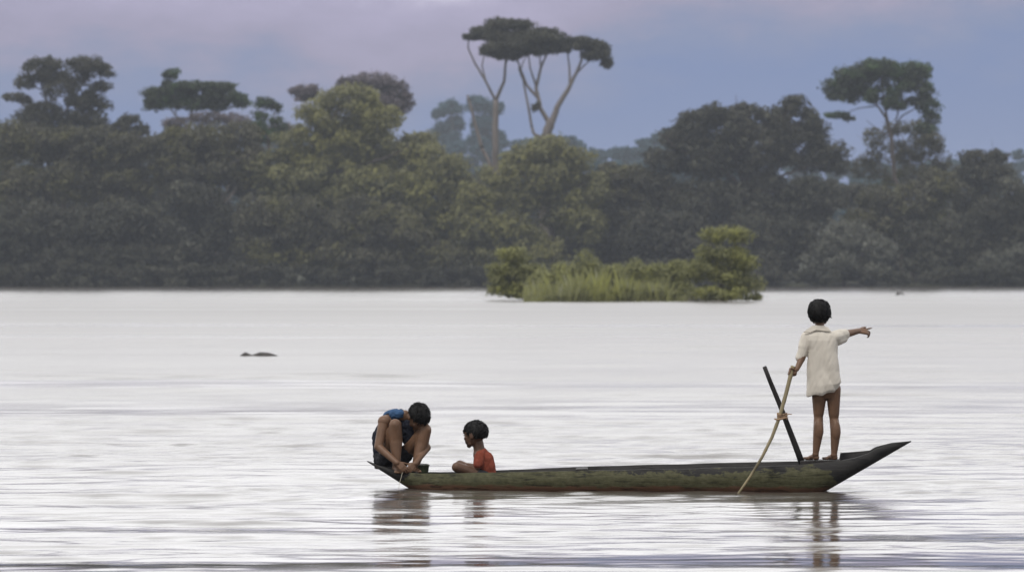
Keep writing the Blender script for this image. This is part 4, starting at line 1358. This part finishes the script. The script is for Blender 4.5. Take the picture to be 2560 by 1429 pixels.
# ---- the squatting child at the other end
def squatting_child():
    Y = yb(1000)
    root = empty('person', P(990, 1182, Y))
    tag(root, 'child squatting at the low canoe end in blue and navy top, head bowed', 'person')
    q = lambda px, py, dy=0.0: P(px, py, Y + dy)
    a = Acc()
    # trunk, curled forward
    a.add(ellipsoid(q(965, 1142, .10), (.085, .085, .07)))
    a.add(capsule(q(962, 1140, .10), .082, q(962, 1095, .11), .084)); a.add(capsule(q(962, 1095, .11), .086, q(980, 1056, .05), .080))
    a.add(capsule(q(966, 1050, .0), .045, q(1020, 1056, .04), .045))
    a.add(capsule(q(985, 1045, .04), .05, q(1012, 1036, -.01), .038))
    # legs
    hipR, hipL = q(962, 1148, .03), q(1000, 1150, .08)
    knR, knL = q(988, 1062, -.13), q(1063, 1074, -.08)
    anR, anL = q(991, 1160, -.145), q(1040, 1160, -.12)
    for hip, kn, an, hl, to in ((hipR, knR, anR, q(985, 1178, -.10), q(1000, 1184, -.24)), (hipL, knL, anL, q(1037, 1176, -.06), q(1044, 1182, -.19))):
        a.add(capsule(hip, .062, kn.lerp(hip, .15), .048)); a.add(capsule(kn.lerp(hip, .15), .048, kn, .046))
        cf = kn.lerp(an, .38) + Vector((0, .025, 0))
        a.add(capsule(kn, .050, cf, .055)); a.add(capsule(cf, .055, an, .030))
        a.add(ellipsoid(kn + Vector((0, -.015, .004)), (.036, .032, .036)))
        foot(a, an, hl, to, .027)
    # arms
    shR, elR, wrR = q(960, 1053, -.06), q(946, 1116, -.12), q(992, 1156, -.24)
    a.add(ellipsoid(shR, (.050, .050, .048))); a.add(capsule(shR, .045, elR, .034)); a.add(capsule(elR, .033, wrR, .022))
    shL, elL, wrL = q(1030, 1060, .02), q(1068, 1118, -.05), q(1038, 1158, -.20)
    a.add(capsule(shL, .04, elL, .030)); a.add(capsule(elL, .030, wrL, .020))
    open_hand(a, wrR, (q(1018, 1178, -.25) - wrR), Vector((-.2, -.9, .5)), .12, .08, (.25, .3, .35, .4), thumb=-1, fr=.0068)
    open_hand(a, wrL, (q(1016, 1180, -.24) - wrL), Vector((.5, -.8, .4)), .115, .08, (.3, .35, .4, .45), thumb=1, fr=.0066)
    hc = q(1046, 1042, -.07)
    R, hq = head(a, hc, Vector((.30, -.36, -.88)), Vector((.55, -.72, .45)), 1.0)
    a.add(capsule(q(1008, 1040, 0), .038, hc + R @ Vector((0, -.03, -.05)), .036))
    link('body', fuse(a, .0038, 4), M['skin'], root)
    hair('hair', root, hc, R, 1.0, lambda l: (l.z + .45 - .9 * max(0, l.y)) if abs(l.x) < .8 or l.z > 0 else l.z + .1 - l.y * .3, 8, 800, .034, .010)
    # sleeveless top
    t = Acc()
    t.add(capsule(q(962, 1128, .10), .094, q(960, 1095, .11), .095)); t.add(capsule(q(960, 1095, .11), .096, q(980, 1055, .05), .091))
    t.add(capsule(q(986, 1046, .02), .045, q(1016, 1050, .03), .047))
    t.add(capsule(q(985, 1044, .03), .055, q(1002, 1036, .005), .047))
    t.add(capsule(q(1022, 1062, .0), .06, q(1026, 1096, .04), .07))
    me = fuse(t, .0045, 5, 'sleeveless_top')
    displace(me, fold_noise(22, .007, 4))
    top = link('sleeveless_top', me, M['navy'], root)
    b = Acc()
    b.add(capsule(q(984, 1036, -.02), .036, q(1001, 1034, -.025), .036)); b.add(capsule(q(972, 1040, .055), .047, q(987, 1035, .03), .048))
    me = fuse(b, .0045, 4, 'blue_shoulder_panel')
    displace(me, fold_noise(26, .006, 6))
    link('blue_shoulder_panel', me, M['blue'], top)
    s = Acc()
    s.add(ellipsoid(q(962, 1140, .10), (.094, .098, .072)))
    s.add(capsule(q(960, 1150, .03), .066, q(972, 1128, -.02), .062)); s.add(capsule(q(1000, 1152, .08), .068, q(1018, 1128, .03), .062))
    s.add(capsule(q(948, 1150, .06), .045, q(958, 1160, .06), .048)); s.add(capsule(q(958, 1160, .04), .042, q(985, 1164, .05), .045))
    me = fuse(s, .0045, 4, 'shorts'); displace(me, fold_noise(24, .005, 7))
    link('shorts', me, M['shorts'], root)


squatting_child()


# ---- the small seated child
def seated_child():
    Y = yb(1200)
    root = empty('person', P(1205, 1195, Y))
    tag(root, 'small child in red shirt sitting low in the canoe, facing the squatting child', 'person')
    q = lambda px, py, dy=0.0: P(px, py, Y + dy)
    a = Acc()
    a.add(capsule(q(1212, 1188, 0), .075, q(1206, 1150, 0), .072)); a.add(capsule(q(1206, 1150, 0), .07, q(1200, 1134, 0), .055))
    a.add(capsule(q(1199, 1135, -.055), .033, q(1198, 1135, .055), .033))
    a.add(capsule(q(1200, 1134, 0), .046, q(1195, 1106, 0), .043))
    # folded legs
    for s_, kx, kz in ((-1, 1142, 1167), (1, 1150, 1162)):
        hip, kn, an = q(1205, 1190, s_ * .05), q(kx, kz, s_ * .13), q(1168, 1188, s_ * .02)
        a.add(capsule(hip, .052, kn, .040)); a.add(capsule(kn, .038, an, .025))
        foot(a, an, q(1172, 1192, s_ * .02), q(1150, 1194, -s_ * .06), .02)
    for s_ in (-1, 1):
        sh, el, wr = q(1199, 1137, s_ * .07), q(1194, 1167, s_ * .10), q(1170, 1161, s_ * .05)
        a.add(capsule(sh, .028, el, .023)); a.add(capsule(el, .022, wr, .016))
        open_hand(a, wr, q(1152, 1166, s_ * .03) - wr, Vector((-.2, -.3 * -s_, 1)), .085, .1, (.4, .45, .5, .5), thumb=s_, fr=.0052)
    hc = q(1187, 1085, 0)
    fw = Vector((-.86, .42, -.14))
    R, hq = head(a, hc, fw, Vector((0, 0, 1)), 1.03, young=True)
    link('body', fuse(a, .0036, 4), M['skin_dark'], root)
    eyes(root, hq, .98)
    hair('hair', root, hc + Vector((.004, 0, .002)), R, 1.03, lambda l: (l.z + .62) if l.y < -.15 else ((l.z + .38 - .25 * l.y) if l.y < .5 else l.z - .16), 9, 700, .028, .007)
    s = Acc()
    s.add(capsule(q(1214, 1186, 0), .088, q(1209, 1152, 0), .084)); s.add(capsule(q(1209, 1152, 0), .083, q(1203, 1138, 0), .064))
    s.add(capsule(q(1201, 1136, -.05), .040, q(1200, 1136, .05), .040)); s.add(capsule(q(1199, 1130, 0), .042, q(1197, 1126, 0), .040))
    for s_ in (-1, 1):
        s.add(capsule(q(1200, 1138, s_ * .068), .040, q(1195, 1160, s_ * .095), .039))
    me = fuse(s, .0042, 5, 'red_shirt'); displace(me, fold_noise(24, .006, 2, (1, 1, .6)))
    link('red_shirt', me, M['red'], root)
    s = Acc()
    for s_ in (-1, 1):
        s.add(capsule(q(1210, 1190, s_ * .05), .058, q(1196, 1188, s_ * .07), .054))
    link('shorts', fuse(s, .0045, 3, 'shorts'), M['shorts'], root)


seated_child()


# ---- tub and line at the left end
def tub():
    Y = yb(1050) - .05
    c = P(1052, 1184, Y)
    root = empty('tub', c)
    tag(root, 'small dark tub standing at the feet of the squatting child', 'tub')
    rows = []
    seg = 20
    V = []; Fc = []
    prof = [(.0, .0), (.054, .0), (.060, .024), (.065, .062), (.069, .066), (.069, .072), (.062, .072), (.058, .04), (.050, .012), (0, .012)]
    for r_, z in prof:
        for k in range(seg):
            t = 2 * math.pi * k / seg
            V.append(c + Vector((r_ * math.cos(t), r_ * math.sin(t), z)))
    for i in range(len(prof) - 1):
        for k in range(seg):
            k2 = (k + 1) % seg
            Fc.append((i * seg + k, i * seg + k2, (i + 1) * seg + k2, (i + 1) * seg + k))
    link('tub_wall', mesh_from('tub_wall', V, Fc), M['tub'], root)
    a = Acc()
    lp = [c + Vector((.066 * math.cos(t), -.02 + .0 * t, .07 + .010 * math.sin(t))) for t in [math.pi * k / 12 for k in range(13)]]
    a.add(tube(lp, [.003] * 13, 6))
    link('handle', a.mesh('handle'), M['darkwood'], root)


tub()
a = Acc()
lt = [P(1006, 1180, yb(1000) - .26), P(1003, 1192, yb(1000) - .29), P(999, 1206, yb(1000) - .33), P(996, 1226, yb(1000) - .36)]
a.add(tube(lt, [.0016] * 4, 5))
tag(link('fishing_line', a.mesh('fishing_line'), M['line']), 'thin pale fishing line hanging from the hands of the squatting child to the water', 'fishing line')

# ------------------------------------------------------------------ render settings
scene.view_settings.view_transform = 'Standard'
scene.view_settings.look = 'None'
scene.view_settings.exposure = 0
scene.view_settings.gamma = 1
scene.cycles.use_denoising = True
scene.cycles.volume_bounces = 2
scene.cycles.max_bounces = 8
scene.cycles.diffuse_bounces = 3
scene.cycles.sample_clamp_indirect = 6
